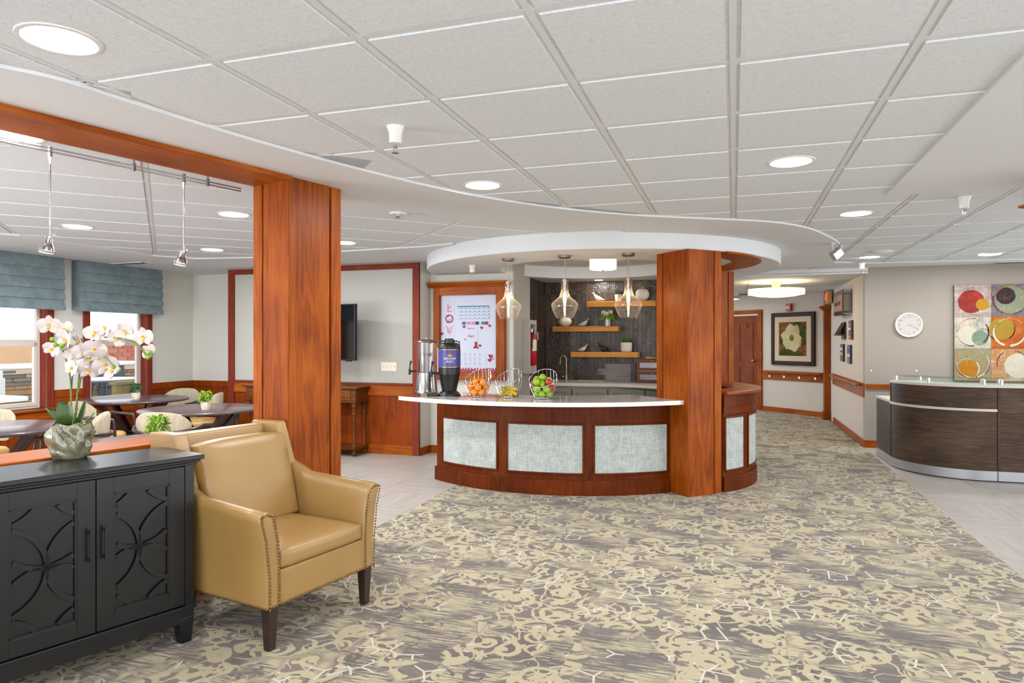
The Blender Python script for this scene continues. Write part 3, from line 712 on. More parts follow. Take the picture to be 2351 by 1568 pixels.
# ================= CEILING FITTINGS =================
def downlight(px, py, label, z=None, r=.115, grp='recessed downlights', lens='lamp'):
    z = ZC if z is None else z; x, y = P(px, py, z)
    t = thing('ceiling_light', label, 'ceiling light', (x, y, z), 0, grp)
    part('trim_ring', MB().lathe([(r-.004,-.004),(r,-.006),(r+.014,-.004),(r+.016,0)], 40), 'white', t, smooth=40)
    part('lens', MB().cyl((0,0,0), r-.003, -.0035, -.001, 40), lens, t)
L = [(137,91,'large round recessed downlight at the upper left picture corner'),
     (1108,425,'recessed downlight above the fruit baskets near the ceiling curve'),
     (1816,371,'recessed downlight in the tile field right of the bar column'),
     (1965,490,'recessed downlight above the small adjustable spotlight'),
     (1996,590,'small recessed downlight over the passage corner'),
     (2272,584,'recessed downlight near the abstract canvas wall'),
     (178,520,'dining downlight above the left window blind, left of the two middle ones'),
     (537,492,'dining downlight close to the left column top'),
     (487,573,'farthest dining downlight near the framed panel wall'),
     (790,557,'recessed downlight just right of the left column, over the television'),
     (36,311,'dining downlight half hidden by the cherry header beam')]
for a, b, c in L: downlight(a, b, c, lens='lamp_dining' if (b > 480 and a < 600) else 'lamp')
downlight(1375, 642.5, 'small downlight in the kitchenette soffit above the top shelf', ZR, .06)
# unseen ceiling lights; last dining and passage pairs added to brighten those areas
for k, (x, y) in enumerate([(-1.0,.6),(1.6,.4),(3.2,1.2),(.2,-1.2),(5.8,4.6),(6.6,7.6),(-5.0,3.6),(-3.6,1.4),(-5.2,6.2),(-6.1,7.4),(3.2,12.4),(3.75,14.2)]):
    t = thing('ceiling_light', 'unseen recessed downlight, some of them added as fill', 'ceiling light', (x, y, ZC if y < 12 else ZK+.022), 0, 'recessed downlights out of view')
    part('trim_ring', MB().lathe([(.111,-.024),(.115,-.026),(.129,-.024),(.131,0)], 24), 'white', t, smooth=40)
    part('lens', MB().cyl((0,0,0), .112, -.0235, -.021, 24), 'lamp', t)
def sprinkler(px, py, label, z=None, s=1.0, Y=None):
    z = ZC if z is None else z
    if Y: x, y = (px-CX)/F*Y, Y
    else: x, y = P(px, py, z)
    t = thing('sprinkler', label, 'sprinkler', (x, y, z), 0, 'ceiling sprinklers')
    part('cup', MB().lathe([(.0,0),(.044*s,0),(.042*s,-.006),(.033*s,-.03*s),(.030*s,-.082*s),(.0,-.084*s)], 24), 'white', t, smooth=40)
    m = MB().cyl((0,0,0), .006*s, -.105*s, -.083*s, 8).cyl((0,0,0), .018*s, -.128*s, -.125*s, 12).box(-.010*s,-.006*s,-.003,.003,-.125*s,-.083*s).box(.006*s,.010*s,-.003,.003,-.125*s,-.083*s)
    part('deflector', m, 'chrome', t)
sprinkler(908, 291, 'white sprinkler with tapered cup in the middle of the tile ceiling')
sprinkler(2214, 452, 'sprinkler cup on the tile ceiling above the wall clock')
sprinkler(1979, 603, 'sprinkler cup on the drywall edge over the passage', ZB)
sprinkler(1084, 609, 'sprinkler cup under the soffit ring left of the pendants', ZR)
sprinkler(1776, 681, 'small sprinkler in front of the far passage wall', ZK)
x, y = P(914, 489, ZC)
t = thing('motion_sensor', 'clear domed ceiling sensor right of the left column', 'sensor', (x, y, ZC))
part('base', MB().lathe([(0,0),(.072,0),(.066,-.014),(.0,-.016)], 28), 'white', t, smooth=40)
part('dome', MB().lathe([(.06,-.014),(.045,-.045),(.02,-.062),(0,-.066)], 24), 'glass', t, smooth=50)
part('sensor_core', MB().box(-.014,.014,-.01,.01,-.05,-.014), 'chrome', t)
x, y = P(2021, 577, ZC)
t = thing('ceiling_speaker', 'round white ceiling speaker over the passage corner', 'speaker', (x, y, ZC))
part('housing', MB().lathe([(.135,0),(.135,-.004),(.12,-.012),(.06,-.03),(0,-.034)], 36), 'white', t, smooth=40)
# adjustable spot on the swoosh tip
x, y = P(1912, 558, ZB)
t = thing('spotlight', 'grey adjustable spotlight hanging from the tip of the drywall curve', 'spotlight', (x, y, ZB))
part('canopy', MB().cyl((0,0,0), .03, -.008, 0, 16), 'white', t)
part('arm', MB().tube([(0,0,0),(0,0,-.05),(.005,-.01,-.085)], .008, 8), 'white', t, smooth=50)
X = Matrix.Translation((.03,-.02,-.115)) @ Matrix.Rotation(radians(-40), 4, 'Y') @ Matrix.Rotation(radians(15), 4, 'X')
part('head', MB().box(-.055,.055,-.038,.038,-.042,.042,X), 'alu', t, bevel=.006)
part('power_cord', MB().tube([(.005,-.01,-.08),(.06,0,-.05),(.09,.01,0)], .003, 6), 'black', t)
# ceiling vents
def vent(px, py, w, d, label, z, rz=0):
    x, y = P(px, py, z); t = thing('ceiling_vent', label, 'vent', (x, y, z), rz)
    part('frame', MB().box(-w/2,w/2,-d/2,-d/2+.02,-.008,0).box(-w/2,w/2,d/2-.02,d/2,-.008,0).box(-w/2,-w/2+.02,-d/2,d/2,-.008,0).box(w/2-.02,w/2,-d/2,d/2,-.008,0), 'white', t)
    for k in range(5):
        yy = -d/2+.03+(d-.06)*k/4; part('louvre', MB().add([(-w/2+.02,yy-.012,-.009),(w/2-.02,yy-.012,-.009),(w/2-.02,yy+.012,-.002),(-w/2+.02,yy+.012,-.002)], [(0,1,2,3)]), 'nickel', t)
vent(302, 604.5, .55, .16, 'slot ceiling vent above the right window blind', ZB, -TH)
vent(1728, 674.5, .55, .5, 'dark slatted ceiling vent near the passage door', ZK, -TH)
vent(2345, 601.5, .6, .16, 'slot ceiling vent above the abstract canvas', ZB, -TH)
# ceiling-mounted corridor fixtures
x, y = P(1782, 647, ZK); 
t = thing('drum_light', 'oval lit ceiling fixture with interlaced line pattern in the passage', 'ceiling light', (x, y, ZK))
part('canopy', MB().lathe([(0,0),(.09,0),(.075,-.03),(.055,-.10),(.0,-.10)], 20), 'nickel', t, smooth=40)
part('shade', MB().cyl((0,0,0), .42, -.20, -.115, 48), 'drum', t, smooth=40, label='glowing cream shade')
part('diffuser', MB().lathe([(.40,-.20),(.30,-.225),(.15,-.24),(0,-.245)], 40), 'drum', t, smooth=60)
for k in range(3):
    pts = [(.424*cos(a), .424*sin(a), -.157+.035*sin(8*a+k*2.1)) for a in [q*2*pi/96 for q in range(96)]]
    part('line_pattern', MB().tube(pts, .003, 4, True), 'brass', t)
part('rim', MB().lathe([(.425,-.200),(.43,-.200),(.43,-.194),(.425,-.194)], 48).lathe([(.425,-.119),(.43,-.119),(.43,-.113),(.425,-.113)], 48), 'brass', t)
x, y = P(1676, 681, ZK)
t = thing('flush_light', 'round white flush ceiling light beside the passage door', 'ceiling light', (x, y, ZK))
part('rim', MB().lathe([(0,0),(.2,0),(.2,-.05),(.19,-.055)], 36), 'white', t, smooth=40); part('diffuser', MB().lathe([(.19,-.05),(.12,-.065),(0,-.07)], 36), 'drum', t, smooth=60)
# recessed drum light inside the ring
x, y = P(1384.5, 596, ZB); y = 8.3; x = (1384.5-CX)/F*y
t = thing('drum_light', 'glowing glass drum ceiling light inside the soffit recess', 'ceiling light', (x, y, ZB))
part('canopy', MB().cyl((0,0,0), .09, -.03, 0.004, 24), 'nickel', t)
part('shade', MB().lathe([(.155,-.022),(.160,-.03),(.160,-.145),(.15,-.152),(0,-.154)], 48), 'drum', t, smooth=40)
part('finial', MB().sph((0,0,-.16), .014), 'nickel', t)
part('ribs', MB().add(*(lambda: ([v for k in range(60) for v in [(.161*cos(k*pi/30),.161*sin(k*pi/30),-.148),(.161*cos(k*pi/30+.03),.161*sin(k*pi/30+.03),-.148),(.161*cos(k*pi/30+.03),.161*sin(k*pi/30+.03),-.03),(.161*cos(k*pi/30),.161*sin(k*pi/30),-.03)]], [(4*k,4*k+1,4*k+2,4*k+3) for k in range(60)]))()), 'drum', t)
# pendants
def pendant(px, pyc, label):
    x, y = P(px, pyc, ZR); s = 1.0
    t = thing('pendant_light', label, 'pendant light', (x, y, ZR), 0, 'clear glass pendants over the bar')
    part('canopy', MB().lathe([(0,0),(.062,0),(.062,-.022),(.055,-.027),(0,-.027)], 28), 'nickel', t, smooth=40)
    part('rod', MB().cyl((0,0,0), .0065, -.245, -.025, 10), 'nickel', t, smooth=60)
    part('socket', MB().cyl((0,0,0), .026, -.262, -.243, 16).cyl((0,0,0), .016, -.345, -.262, 16), 'nickel', t, smooth=40)
    pr = [(.036,-.255),(.037,-.34),(.042,-.385),(.058,-.42),(.10,-.455),(.131,-.485),(.137,-.505),(.130,-.535),(.112,-.585),(.086,-.632),(.080,-.638)]
    part('glass_shade', MB().lathe(pr, 40), 'seeded', t, smooth=60)
    part('bulb', MB().lathe([(0,-.345),(.018,-.35),(.03,-.385),(.034,-.43),(.030,-.485),(.018,-.53),(.0,-.545)], 16), 'glass', t, smooth=60)
    part('filament', MB().lathe([(0,-.36),(.012,-.38),(.015,-.42),(.013,-.48),(0,-.51)], 12), 'bulb', t, smooth=60)
pendant(1167, 594, 'clear glass pendant in front of the notice cabinet, leftmost of three')
pendant(1296.5, 587, 'clear glass pendant before the dark tiles, middle of three')
pendant(1442.5, 582, 'clear glass pendant nearest the bar column, overlapping the top shelf')
# cable-rail lights in the dining room
ZT = H+.995
def RT(px, py): return P(px, py, ZT)
a0 = RT(0, 318); a1 = RT(553, 435); d = Vector((a1[0]-a0[0], a1[1]-a0[1])); Ln = d.length; ang = atan2(d.y, d.x)
t = thing('track_rail', 'twin metal rail running along the dining ceiling behind the beam', 'light rail', (a0[0], a0[1], ZT), ang)
part('rail', MB().tube([(-2.5,0,.006),(Ln,0,.006)], .0045, 8), 'steel', t, smooth=60); part('rail', MB().tube([(-2.5,0,-.012),(Ln,0,-.012)], .0045, 8), 'steel', t, smooth=60)
for px, py in ((304,384),(477,419)):
    q = RT(px, py); s = (Vector(q)-Vector(a0)).length; part('standoff', MB().cyl((s,0,0), .011, -.022, .022, 12).cyl((s,0,0), .005, .02, .048, 8), 'steel', t, smooth=40)
def railspot(px, py, label):
    q = RT(px, py); t = thing('hanging_spotlight', label, 'pendant light', (q[0], q[1], ZT), 0, 'small metal spots hanging from the rail')
    part('clamp', MB().cyl((0,0,0), .011, -.03, .022, 12).cyl((0,0,0), .004, -.07, -.03, 8, .011), 'steel', t, smooth=40)
    part('stem', MB().cyl((0,0,0), .0045, -.47, -.05, 8), 'steel', t, smooth=60)
    X = Matrix.Translation((-.006,0,-.445)) @ Matrix.Rotation(radians(10), 4, 'Y')
    part('lamp_head', MB().lathe([(0,0),(.018,0),(.020,-.035),(.026,-.045),(.034,-.062),(.036,-.075)], 24, X=X), 'steel', t, smooth=40)
    part('knob', MB().cyl((.022,0,0), .007, -.445, -.435, 8), 'steel', t)
    part('lens_collar', MB().lathe([(.036,-.075),(.037,-.09),(.034,-.093)], 24, X=X), 'glass', t, smooth=50)
    part('lens', MB().lathe([(.034,-.088),(0,-.09)], 24, X=X), 'spotlens', t)
railspot(115, 347, 'small metal rail spot hanging above the left window, left one of two')
railspot(422, 408, 'small metal rail spot hanging left of the tall column, right one of two')
# ================= WINDOW BLINDS =================
def blind(a, b, label, i):
    z0 = 2.03 if i == 1 else 2.0
    t = thing('roman_blind', label, 'blind', (WLn.p[0], WLn.p[1], 0), AU, 'folded blue grey fabric blinds')
    n = 5; zt_ = ZB-.012; z0 = zt_-.62; h = (zt_-z0)/n
    for k in range(n):
        m = MB(); za, zb = z0+h*k, z0+h*(k+1)+.012; y0 = -.16+.004*k
        pr = [(-.045,za-.012),(-.064,za-.006),(-.066,za+.02),(-.050,za+h*.6),(-.030,zb),(-.022,zb),(-.026,za)]
        vs = [(a, y0-.0+p[0]+.03, p[1]) for p in pr]+[(b, y0+p[0]+.03, p[1]) for p in pr]; q = len(pr)
        m.add(vs, [tuple(range(q)), tuple(range(q,2*q))[::-1]]+[(j,(j+1)%q,(j+1)%q+q,j+q) for j in range(q)])
        part('fold', m, 'shade', t, smooth=30)
    part('side_return', MB().box(a, a+.006, -.16, -.0, z0+.005, zt_), 'shade', t); part('side_return', MB().box(b-.006, b, -.16, -.0, z0+.005, zt_), 'shade', t)
    part('top_board', MB().box(a, b, -.155, 0, zt_-.01, zt_), 'shade', t)
o_ = WallLine(WLn.at(0, .16), WLn.a)
t2a, t2b = WallLine(WLn.at(0,.16), AU).t(186), WallLine(WLn.at(0,.16), AU).t(372)
blind(t2a, t2b, 'folded blue grey blind over the window right of the hanging spot', 1)
t1b = WallLine(WLn.at(0,.16), AU).t(147)
blind(t1b-(t2b-t2a), t1b, 'folded blue grey blind cut by the left picture edge', 0)
# ================= BAR =================
def cang(px, C, Rr, Z=None):
    k = (px-CX)/F; A = k*k+1; B = -2*(k*C[0]+C[1]); D = C[0]**2+C[1]**2-Rr*Rr
    disc = max(B*B-4*A*D, 0); Y = (-B-sqrt(disc))/(2*A); return atan2(Y-C[1], k*Y-C[0]), Y
CBA, RBA = (.766, 8.459), 1.955
aL = radians(216.7)-2*pi; aR = radians(293.0)-2*pi
bar = thing('bar_counter', 'curved cherry wood bar front with grey fabric panels left of its column', 'counter', (0,0,0))
def arcp(name, C, r0, r1, a0, a1, z0, z1, mat, parent, n=40, **k): return part(name, MB().arc(C, r0, r1, a0, a1, z0, z1, n), mat, parent, smooth=30, **k)
arcp('front_wall', CBA, RBA-.05, RBA, aL, aR, 0, .868, 'bar', bar)
arcp('end_wall', CBA, RBA-.75, RBA-.05, aL, aL+.03, 0, .868, 'bar', bar, 2)
arcp('skirting', CBA, RBA, RBA+.02, aL-.008, aR, 0, .145, 'bar', bar, bevel=.004)
arcp('rear_wall', CBA, RBA-.80, RBA-.75, aL, aR, 0, .868, 'bar', bar)
def panels(C, Rr, spans, parent, z0, z1, hidden=None):
    for (p0, p1) in spans:
        a0 = p0 if isinstance(p0, float) else cang(p0, C, Rr)[0]; a1 = p1 if isinstance(p1, float) else cang(p1, C, Rr)[0]
        while a0 > a1: a0 -= 2*pi
        arcp('fabric_panel', C, Rr, Rr+.004, a0, a1, z0, z1, 'fabric_panel', parent, 16)
        w = .018/Rr; e = arcp('panel_moulding', C, Rr, Rr+.014, a0-w, a1+w, z1, z1+.018, 'bar', parent, 16, bevel=.003)
        arcp('panel_moulding', C, Rr, Rr+.014, a0-w, a1+w, z0-.018, z0, 'bar', parent, 16, bevel=.003)
        arcp('panel_moulding', C, Rr, Rr+.014, a0-w, a0, z0, z1, 'bar', parent, 1, bevel=.003)
        arcp('panel_moulding', C, Rr, Rr+.014, a1, a1+w, z0, z1, 'bar', parent, 1, bevel=.003)
panels(CBA, RBA, [(1019,1140),(1167,1337),(1366,1530)], bar, .215, .668)
# white quartz worktop
CT, RT0, RT1 = (.57,8.566), 1.50, 2.334
q0, q1 = radians(222), radians(297.5); pts = []
for j in range(49): a = q0+(q1-q0)*j/48; pts.append((CT[0]+RT1*cos(a), CT[1]+RT1*sin(a)))
for j in range(33): a = q1+(q0-q1)*j/32; pts.append((CT[0]+RT0*cos(a), CT[1]+RT0*sin(a)))
mr = (RT0+RT1)/2; ec = (CT[0]+mr*cos(q0), CT[1]+mr*sin(q0)); hr = (RT1-RT0)/2
for j in range(1, 16):
    b = q0+pi-pi*j/16*-1*-1 if False else q0+pi-pi*j/16
    pts.append((ec[0]+hr*cos(b), ec[1]+hr*sin(b)))
ct = part('countertop', MB().prism(pts, .87, .91), 'quartz', bevel=.006, smooth=30); tag(ct, 'white quartz worktop with a rounded end on the curved bar', 'countertop')
# right hand round section
C2, R2 = (1.48, 7.70), 1.19
b0, b1 = radians(-61), radians(34)
bar2 = thing('round_counter', 'round cherry counter section with raised wood top right of the bar column', 'counter', (0,0,0))
arcp('front_wall', C2, R2-.08, R2, b0, b1, 0, .95, 'bar', bar2)
arcp('skirting', C2, R2, R2+.022, b0, b1, 0, .145, 'bar', bar2, bevel=.004)
arcp('apron_band', C2, R2, R2+.012, b0, b1, .76, .83, 'bar', bar2); arcp('apron_band', C2, R2, R2+.022, b0, b1, .83, .95, 'bar', bar2)
arcp('wood_top', C2, .95, R2+.065, b0, b1, .95, .985, 'bar_top', bar2, bevel=.008)
a_1706 = cang(1706, C2, R2)[0]; a_1715 = cang(1717, C2, R2)[0]
panels(C2, R2, [(b0+.03, a_1706), (a_1715, a_1715+.52)], bar2, .215, .72)
ring = thing('wood_ring', 'cherry wood ring trim under the soffit right of the bar column', 'trim', (0,0,0)); ring['kind'] = 'structure'
arcp('ring_board', C2, .96, 1.255, b0, b1, ZR-.022, ZR-.001, 'cherry_x', ring, bevel=.004)
column('column', 'second cherry wood column partly hidden behind the bar column', (2.435, 8.20), T2, .3, .3, ZR-.02)
# ================= LEFT FURNITURE =================
# ---- black cabinet
ca = radians(37.2); cd = (sin(ca), cos(ca)); CW = .885
cor = (-1.562, 3.355); co = (cor[0]-cd[0]*CW, cor[1]-cd[1]*CW)
cab = thing('cabinet', 'black painted two-door cabinet with interlaced arc fretwork on its doors', 'cabinet', (co[0], co[1], 0), atan2(cd[1], cd[0]))
D = .36
part('body', MB().box(0, CW, .022, D, .18, .872), 'black_cab', cab, bevel=.003)
m = MB(); m.box(-.035, CW+.035, -.035, D, .893, .916).box(-.022, CW+.022, -.022, D, .880, .893).box(-.01, CW+.01, -.008, D, .866, .880)
part('top', m, 'black_cab', cab, bevel=.004)
st = .045
part('corner_post', MB().box(CW-st, CW, 0, .03, .18, .87), 'black_cab', cab, bevel=.002); part('corner_post', MB().box(0, st, 0, .03, .18, .87), 'black_cab', cab, bevel=.002)
part('bottom_rail', MB().box(-.008, CW+.008, -.010, D, .165, .185).box(0, CW, 0, D, .10, .166), 'black_cab', cab, bevel=.003)
for x, dx in ((.035,-.012),(CW-.035,.012)):
    for y in (.035, D-.035): part('foot', MB().taper(x, y, 0, .125, .026, .036), 'black_cab', cab, bevel=.003)
def fret(m, cx, cz, w, h, R_, wd, y0, y1):
    # overlapping circle arcs clipped to the panel
    hw_, hh = w/2, h/2
    for (ox, oz, r) in R_:
        n = 120
        for j in range(n):
            a, b = 2*pi*j/n, 2*pi*(j+1)/n; q = []
            ok = True
            for ang_ in (a, b):
                for rr in (r-wd/2, r+wd/2):
                    X_, Z_ = ox+rr*cos(ang_), oz+rr*sin(ang_)
                    if abs(X_) > hw_+.006 or abs(Z_) > hh+.006: ok = False
                    q.append((max(-hw_, min(hw_, X_))+cx, max(-hh, min(hh, Z_))+cz))
            if ok:
                A, B, C_, D_ = q; o = len(m.v)
                m.add([(A[0],y0,A[1]),(B[0],y0,B[1]),(D_[0],y0,D_[1]),(C_[0],y0,C_[1]),(A[0],y1,A[1]),(B[0],y1,B[1]),(D_[0],y1,D_[1]),(C_[0],y1,C_[1])], [(0,1,2,3),(0,4,5,1),(2,6,7,3)])
def cab_door(x0, x1, hside):
    z0, z1 = .19, .862; w = x1-x0; s = .072; 
    d = part('door', MB().box(x0, x0+s, .0, .022, z0, z1).box(x1-s, x1, 0, .022, z0, z1).box(x0+s, x1-s, 0, .022, z0, z0+s).box(x0+s, x1-s, 0, .022, z1-s, z1).box(x0+s, x1-s, .014, .02, z0+s, z1-s), 'black_cab', cab, bevel=.0015)
    m = MB()
    for k, (o_, dd) in enumerate(((0, .0),)):
        a, b, c_, e = x0+s, x1-s, z0+s, z1-s; g_ = .009
        m.box(a, a+g_, .003, .013, c_, e).box(b-g_, b, .003, .013, c_, e).box(a, b, .003, .013, c_, c_+g_).box(a, b, .003, .013, e-g_, e)
    part('panel_moulding', m, 'black_cab', d)
    pw_, ph = w-2*s-.018, z1-z0-2*s-.018; cx, cz = (x0+x1)/2, (z0+z1)/2
    m = MB(); r = ph*.5; r2 = .175
    fret(m, cx, cz, pw_, ph, [(i_*.185+.012*(1 if hside < 0 else -1)*-1, j_*.185, .185) for i_ in range(-2,3) for j_ in range(-2,3) if (i_+j_) % 2], .021, .002, .0145)
    part('fretwork', m, 'black_cab', d)
    hx = x0+.028 if hside < 0 else x1-.028
    part('handle', MB().box(hx-.005, hx+.005, -.030, -.022, .505, .655).box(hx-.005, hx+.005, -.026, 0, .515, .527).box(hx-.005, hx+.005, -.026, 0, .633, .645), 'black', d, bevel=.0015)
mid_ = CW/2
cab_door(st+.003, mid_-.002, 1); cab_door(mid_+.002, CW-st-.003, -1)
# ---- tan armchair
aa = (sin(radians(29.3)), cos(radians(29.3)))
arm = thing('armchair', 'tan leather armchair with wing back and brass nailhead trim beside the black cabinet', 'armchair', (-1.158, 3.249, 0), atan2(aa[1], aa[0]))
AW = .676
for x, y, dx, dy in ((.005,.0,-.0,-.0),(AW-.005,.0,.0,-.0),(.02,.60,0,.05),(AW-.02,.60,0,.05)): part('leg', MB().taper(x, y, 0, .215, .019, .029, dx=dx, dy=dy), 'espresso', arm, bevel=.002)
def bow(pts):  # closed yz profile helper
    return pts
m = MB().box(.0, AW, -.024, .70, .20, .372); part('seat_base', m, 'leather', arm, bevel=.01, seg=3, smooth=40)
def armrest(side):
    # loft of rounded sections along y; local x mirrored for the far arm
    m = MB(); secs = []
    ys = [-.030,-.02,.10,.22,.34,.45,.55,.60]
    for y in ys:
        t_ = max(0, y)/.60; top = .668+.035*t_+(.0 if y < .45 else (y-.45)*.35)
        flare = .05*(1-.5*t_); inn = .048
        c = .0 if y > -.029 else .008
        sec = [(-.036+c,.205),(-.038+c,.36),(-.036-flare*.45+c,.54),(-.036-flare*.9+c,top-.05),(-.034-flare+c,top-.018),(-.022-flare+c,top-.003-c),(.0-flare*.8,top-c),(.018-flare*.5-c,top-.012-c),(.030-flare*.2-c,top-.05),(.040-c,.52),(inn-c,.40),(inn-c,.205)]
        secs.append([((p[0] if side < 0 else AW-p[0]), y, p[1]) for p in sec])
    n = len(secs[0]); vs = [p for s_ in secs for p in s_]; fs = []
    for i in range(len(secs)-1):
        for j in range(n): fs.append((i*n+j, i*n+(j+1)%n, (i+1)*n+(j+1)%n, (i+1)*n+j))
    fs += [tuple(range(n)), tuple(range((len(secs)-1)*n, len(secs)*n))[::-1]]
    m.add(vs, fs); part('armrest', m, 'leather', arm, smooth=50)
    # front welt nails
    s0 = secs[0]; nm = MB(); Pts = [Vector(p) for p in s0]
    path = Pts[:]; acc = 0; step_ = .0165; prev = path[0]
    out = []
    for q in path[1:]:
        dd = (q-prev).length; k_ = max(1, round(dd/step_))
        for i in range(k_): out.append(prev.lerp(q, i/k_))
        prev = q
    for q in out: nm.sph((q.x+(.006 if (q.x < .0 and side<0) else -.006)*(1 if side<0 else -1)*(1 if True else 0), -.036, q.z-.004), .0065, 8, 5, (1,.6,1))
    part('nailhead_trim', nm, 'nail', arm, smooth=60, kind='stuff')
armrest(-1); armrest(1)
nm = MB()
for i in range(43): nm.sph((-.036+(AW+.072)*i/42, -.033, .211), .0062, 8, 5, (1,.6,1))
for i in range(44):
    for xx in (-.039, AW+.039): nm.sph((xx, -.03+.73*i/43, .211), .0062, 8, 5, (.6,1,1))
part('nailhead_trim', nm, 'nail', arm, smooth=60, kind='stuff')
# wings + back
def slab(pts, x0, x1, mb):   # pts in (y,z), extruded along x
    q = len(pts); vs = [(x0,)+p for p in pts]+[(x1,)+p for p in pts]
    mb.add(vs, [tuple(range(q)), tuple(range(q,2*q))[::-1]]+[(j,(j+1)%q,(j+1)%q+q,j+q) for j in range(q)])
back = [(.60,.37),(.67,.62),(.765,.955),(.775,.968),(.86,.968),(.872,.955),(.80,.60),(.70,.205),(.60,.205)]
m = MB(); slab(back, .0, AW, m); part('backrest', m, 'leather', arm, smooth=40, bevel=.012, seg=3)
wing = [(.50,.38),(.53,.60),(.565,.70),(.60,.80),(.662,.975),(.675,.985),(.875,.985),(.884,.972),(.81,.60),(.705,.205),(.50,.205)]
for x0, x1 in ((-.034,.042),(AW-.042,AW+.034)):
    m = MB(); slab(wing, x0, x1, m); part('wing', m, 'leather', arm, smooth=40, bevel=.014, seg=3)
def cushion(name, x0, x1, prof, parent, mat, bulge=.02, lab=None):
    # prof: quad in (y,z): front-bottom, front-top, back-top, back-bottom; soft swollen box
    n, k = 10, 6; m = MB(); vs = []; fs = []
    def pt(u, v, w):  # u 0..1 along x, v along a (front->back), w bottom->top
        A, B, C_, D_ = prof
        y = (A[0]*(1-w)+B[0]*w)*(1-v)+(D_[0]*(1-w)+C_[0]*w)*v; z = (A[1]*(1-w)+B[1]*w)*(1-v)+(D_[1]*(1-w)+C_[1]*w)*v
        return Vector((x0+(x1-x0)*u, y, z))
    bm = bmesh.new(); bmesh.ops.create_cube(bm, size=1); bmesh.ops.subdivide_edges(bm, edges=bm.edges[:], cuts=n, use_grid_fill=True)
    for v_ in bm.verts:
        c = v_.co; u, v, w = c.x+.5, c.y+.5, c.z+.5; p = pt(u, v, w)
        e = lambda q: 1-(2*q-1)**4
        nx = bulge*.6*e(v)*e(w)*(1 if u > .999 else -1 if u < .001 else 0)
        bn = (pt(u, .5, 1)-pt(u, .5, 0)).normalized(); bf = (pt(u, 1, .5)-pt(u, 0, .5)).normalized()
        p = p + Vector((nx,0,0))
        if w > .999: p += bn*bulge*e(u)*e(v)
        if w < .001: p -= bn*bulge*.3*e(u)*e(v)
        if v < .001: p -= bf*bulge*e(u)*e(w)
        if v > .999: p += bf*bulge*.4*e(u)*e(w)
        v_.co = p
    me = bpy.data.meshes.new(name); bm.to_mesh(me); bm.free(); me.materials.append(M[mat])
    me.polygons.foreach_set('use_smooth', [True]*len(me.polygons)); me.set_sharp_from_angle(angle=radians(50))
    o = link(name, me, parent); b = o.modifiers.new('bevel', 'BEVEL'); b.width = .012; b.segments = 3; b.angle_limit = radians(50)
    if lab: o['label'] = lab
    return o
cushion('seat_cushion', .052, AW-.052, [(-.022,.376),(-.022,.462),(.60,.462),(.60,.376)], arm, 'leather', .018)
cushion('back_cushion', .06, AW-.05, [(.455,.47),(.585,.925),(.715,.905),(.60,.47)], arm, 'leather', .022)
# ---- orchid
px0, py0 = 162, 1054; ox, oy = P(px0, py0, .916); oy2 = oy+.03; ox = (px0-CX)/F*oy2
orc = thing('potted_orchid', 'white flowering orchid in a wavy celadon pot on the black cabinet', 'plant', (ox, oy2, .916))
n, k = 56, 22; vs = []; fs = []
for i in range(k+1):
    z = .168*i/k; pr = [.060,.078,.088,.094,.093,.090,.084]; q = i/k*6; a_ = int(min(q,5)); r = pr[a_]+(pr[a_+1]-pr[a_])*(q-a_)
    for j in range(n):
        th = 2*pi*j/n
        w = .5+.5*sin(5*th+11*z*2.2+2.2*sin(3*th+z*30)); w2 = .5+.5*sin(4*th-z*52+1.7*sin(2*th))
        rr = r*(1-.26*(1-abs(2*w-1)) -.12*w2+.14)
        zz = z+(.006*sin(7*th) if i == k else 0)
        vs.append((rr*cos(th), rr*sin(th), zz))
for i in range(k):
    for j in range(n): fs.append((i*n+j, i*n+(j+1)%n, (i+1)*n+(j+1)%n, (i+1)*n+j))
fs.append(tuple(range(n))[::-1])
part('pot', MB().add(vs, fs), 'celadon', orc, smooth=75)
part('moss', MB().cyl((0,0,0), .072, .145, .152, 24), 'stem', orc)
def OP(px, py, dy=0): Y = oy2+dy; return Vector(((px-CX)/F*Y-ox, dy, H-(py-CY)/F*Y-.916))
def spline(pp, k=5):
    out = []; L_ = [Vector(p) for p in pp]; n_ = len(L_)
    for i in range(n_-1):
        a, b, c, d_ = L_[max(i-1,0)], L_[i], L_[i+1], L_[min(i+2,n_-1)]
        for j in range(k):
            t_ = j/k; out.append(.5*((2*b)+(-a+c)*t_+(2*a-5*b+4*c-d_)*t_*t_+(-a+3*b-3*c+d_)*t_**3))
    return out+[L_[-1]]
stems = [[(164,982,0),(163,900,0),(160,860,.01),(150,820,.0),(140,797,-.02),(128,790,-.03)],
         [(170,982,0),(178,900,.02),(186,830,.02),(200,795,.0),(222,778,-.01),(252,774,-.02),(283,778,-.02),(308,785,-.03),(326,802,-.03),(337,818,-.03)],
         [(180,900,.02),(188,860,.0),(205,834,-.03),(224,826,-.04),(240,819,-.04),(254,832,-.05),(266,844,-.05)]]
for s_ in stems: part('stem', MB().tube(spline([OP(*q) for q in s_]), .0036, 6), 'stem', orc, smooth=60)
part('support_stake', MB().tube([OP(159,985,.01), OP(167,842,.02)], .003, 6), 'darkc', orc); part('support_stake', MB().tube([OP(172,985,.02), OP(186,820,.03)], .003, 6), 'darkc', orc)
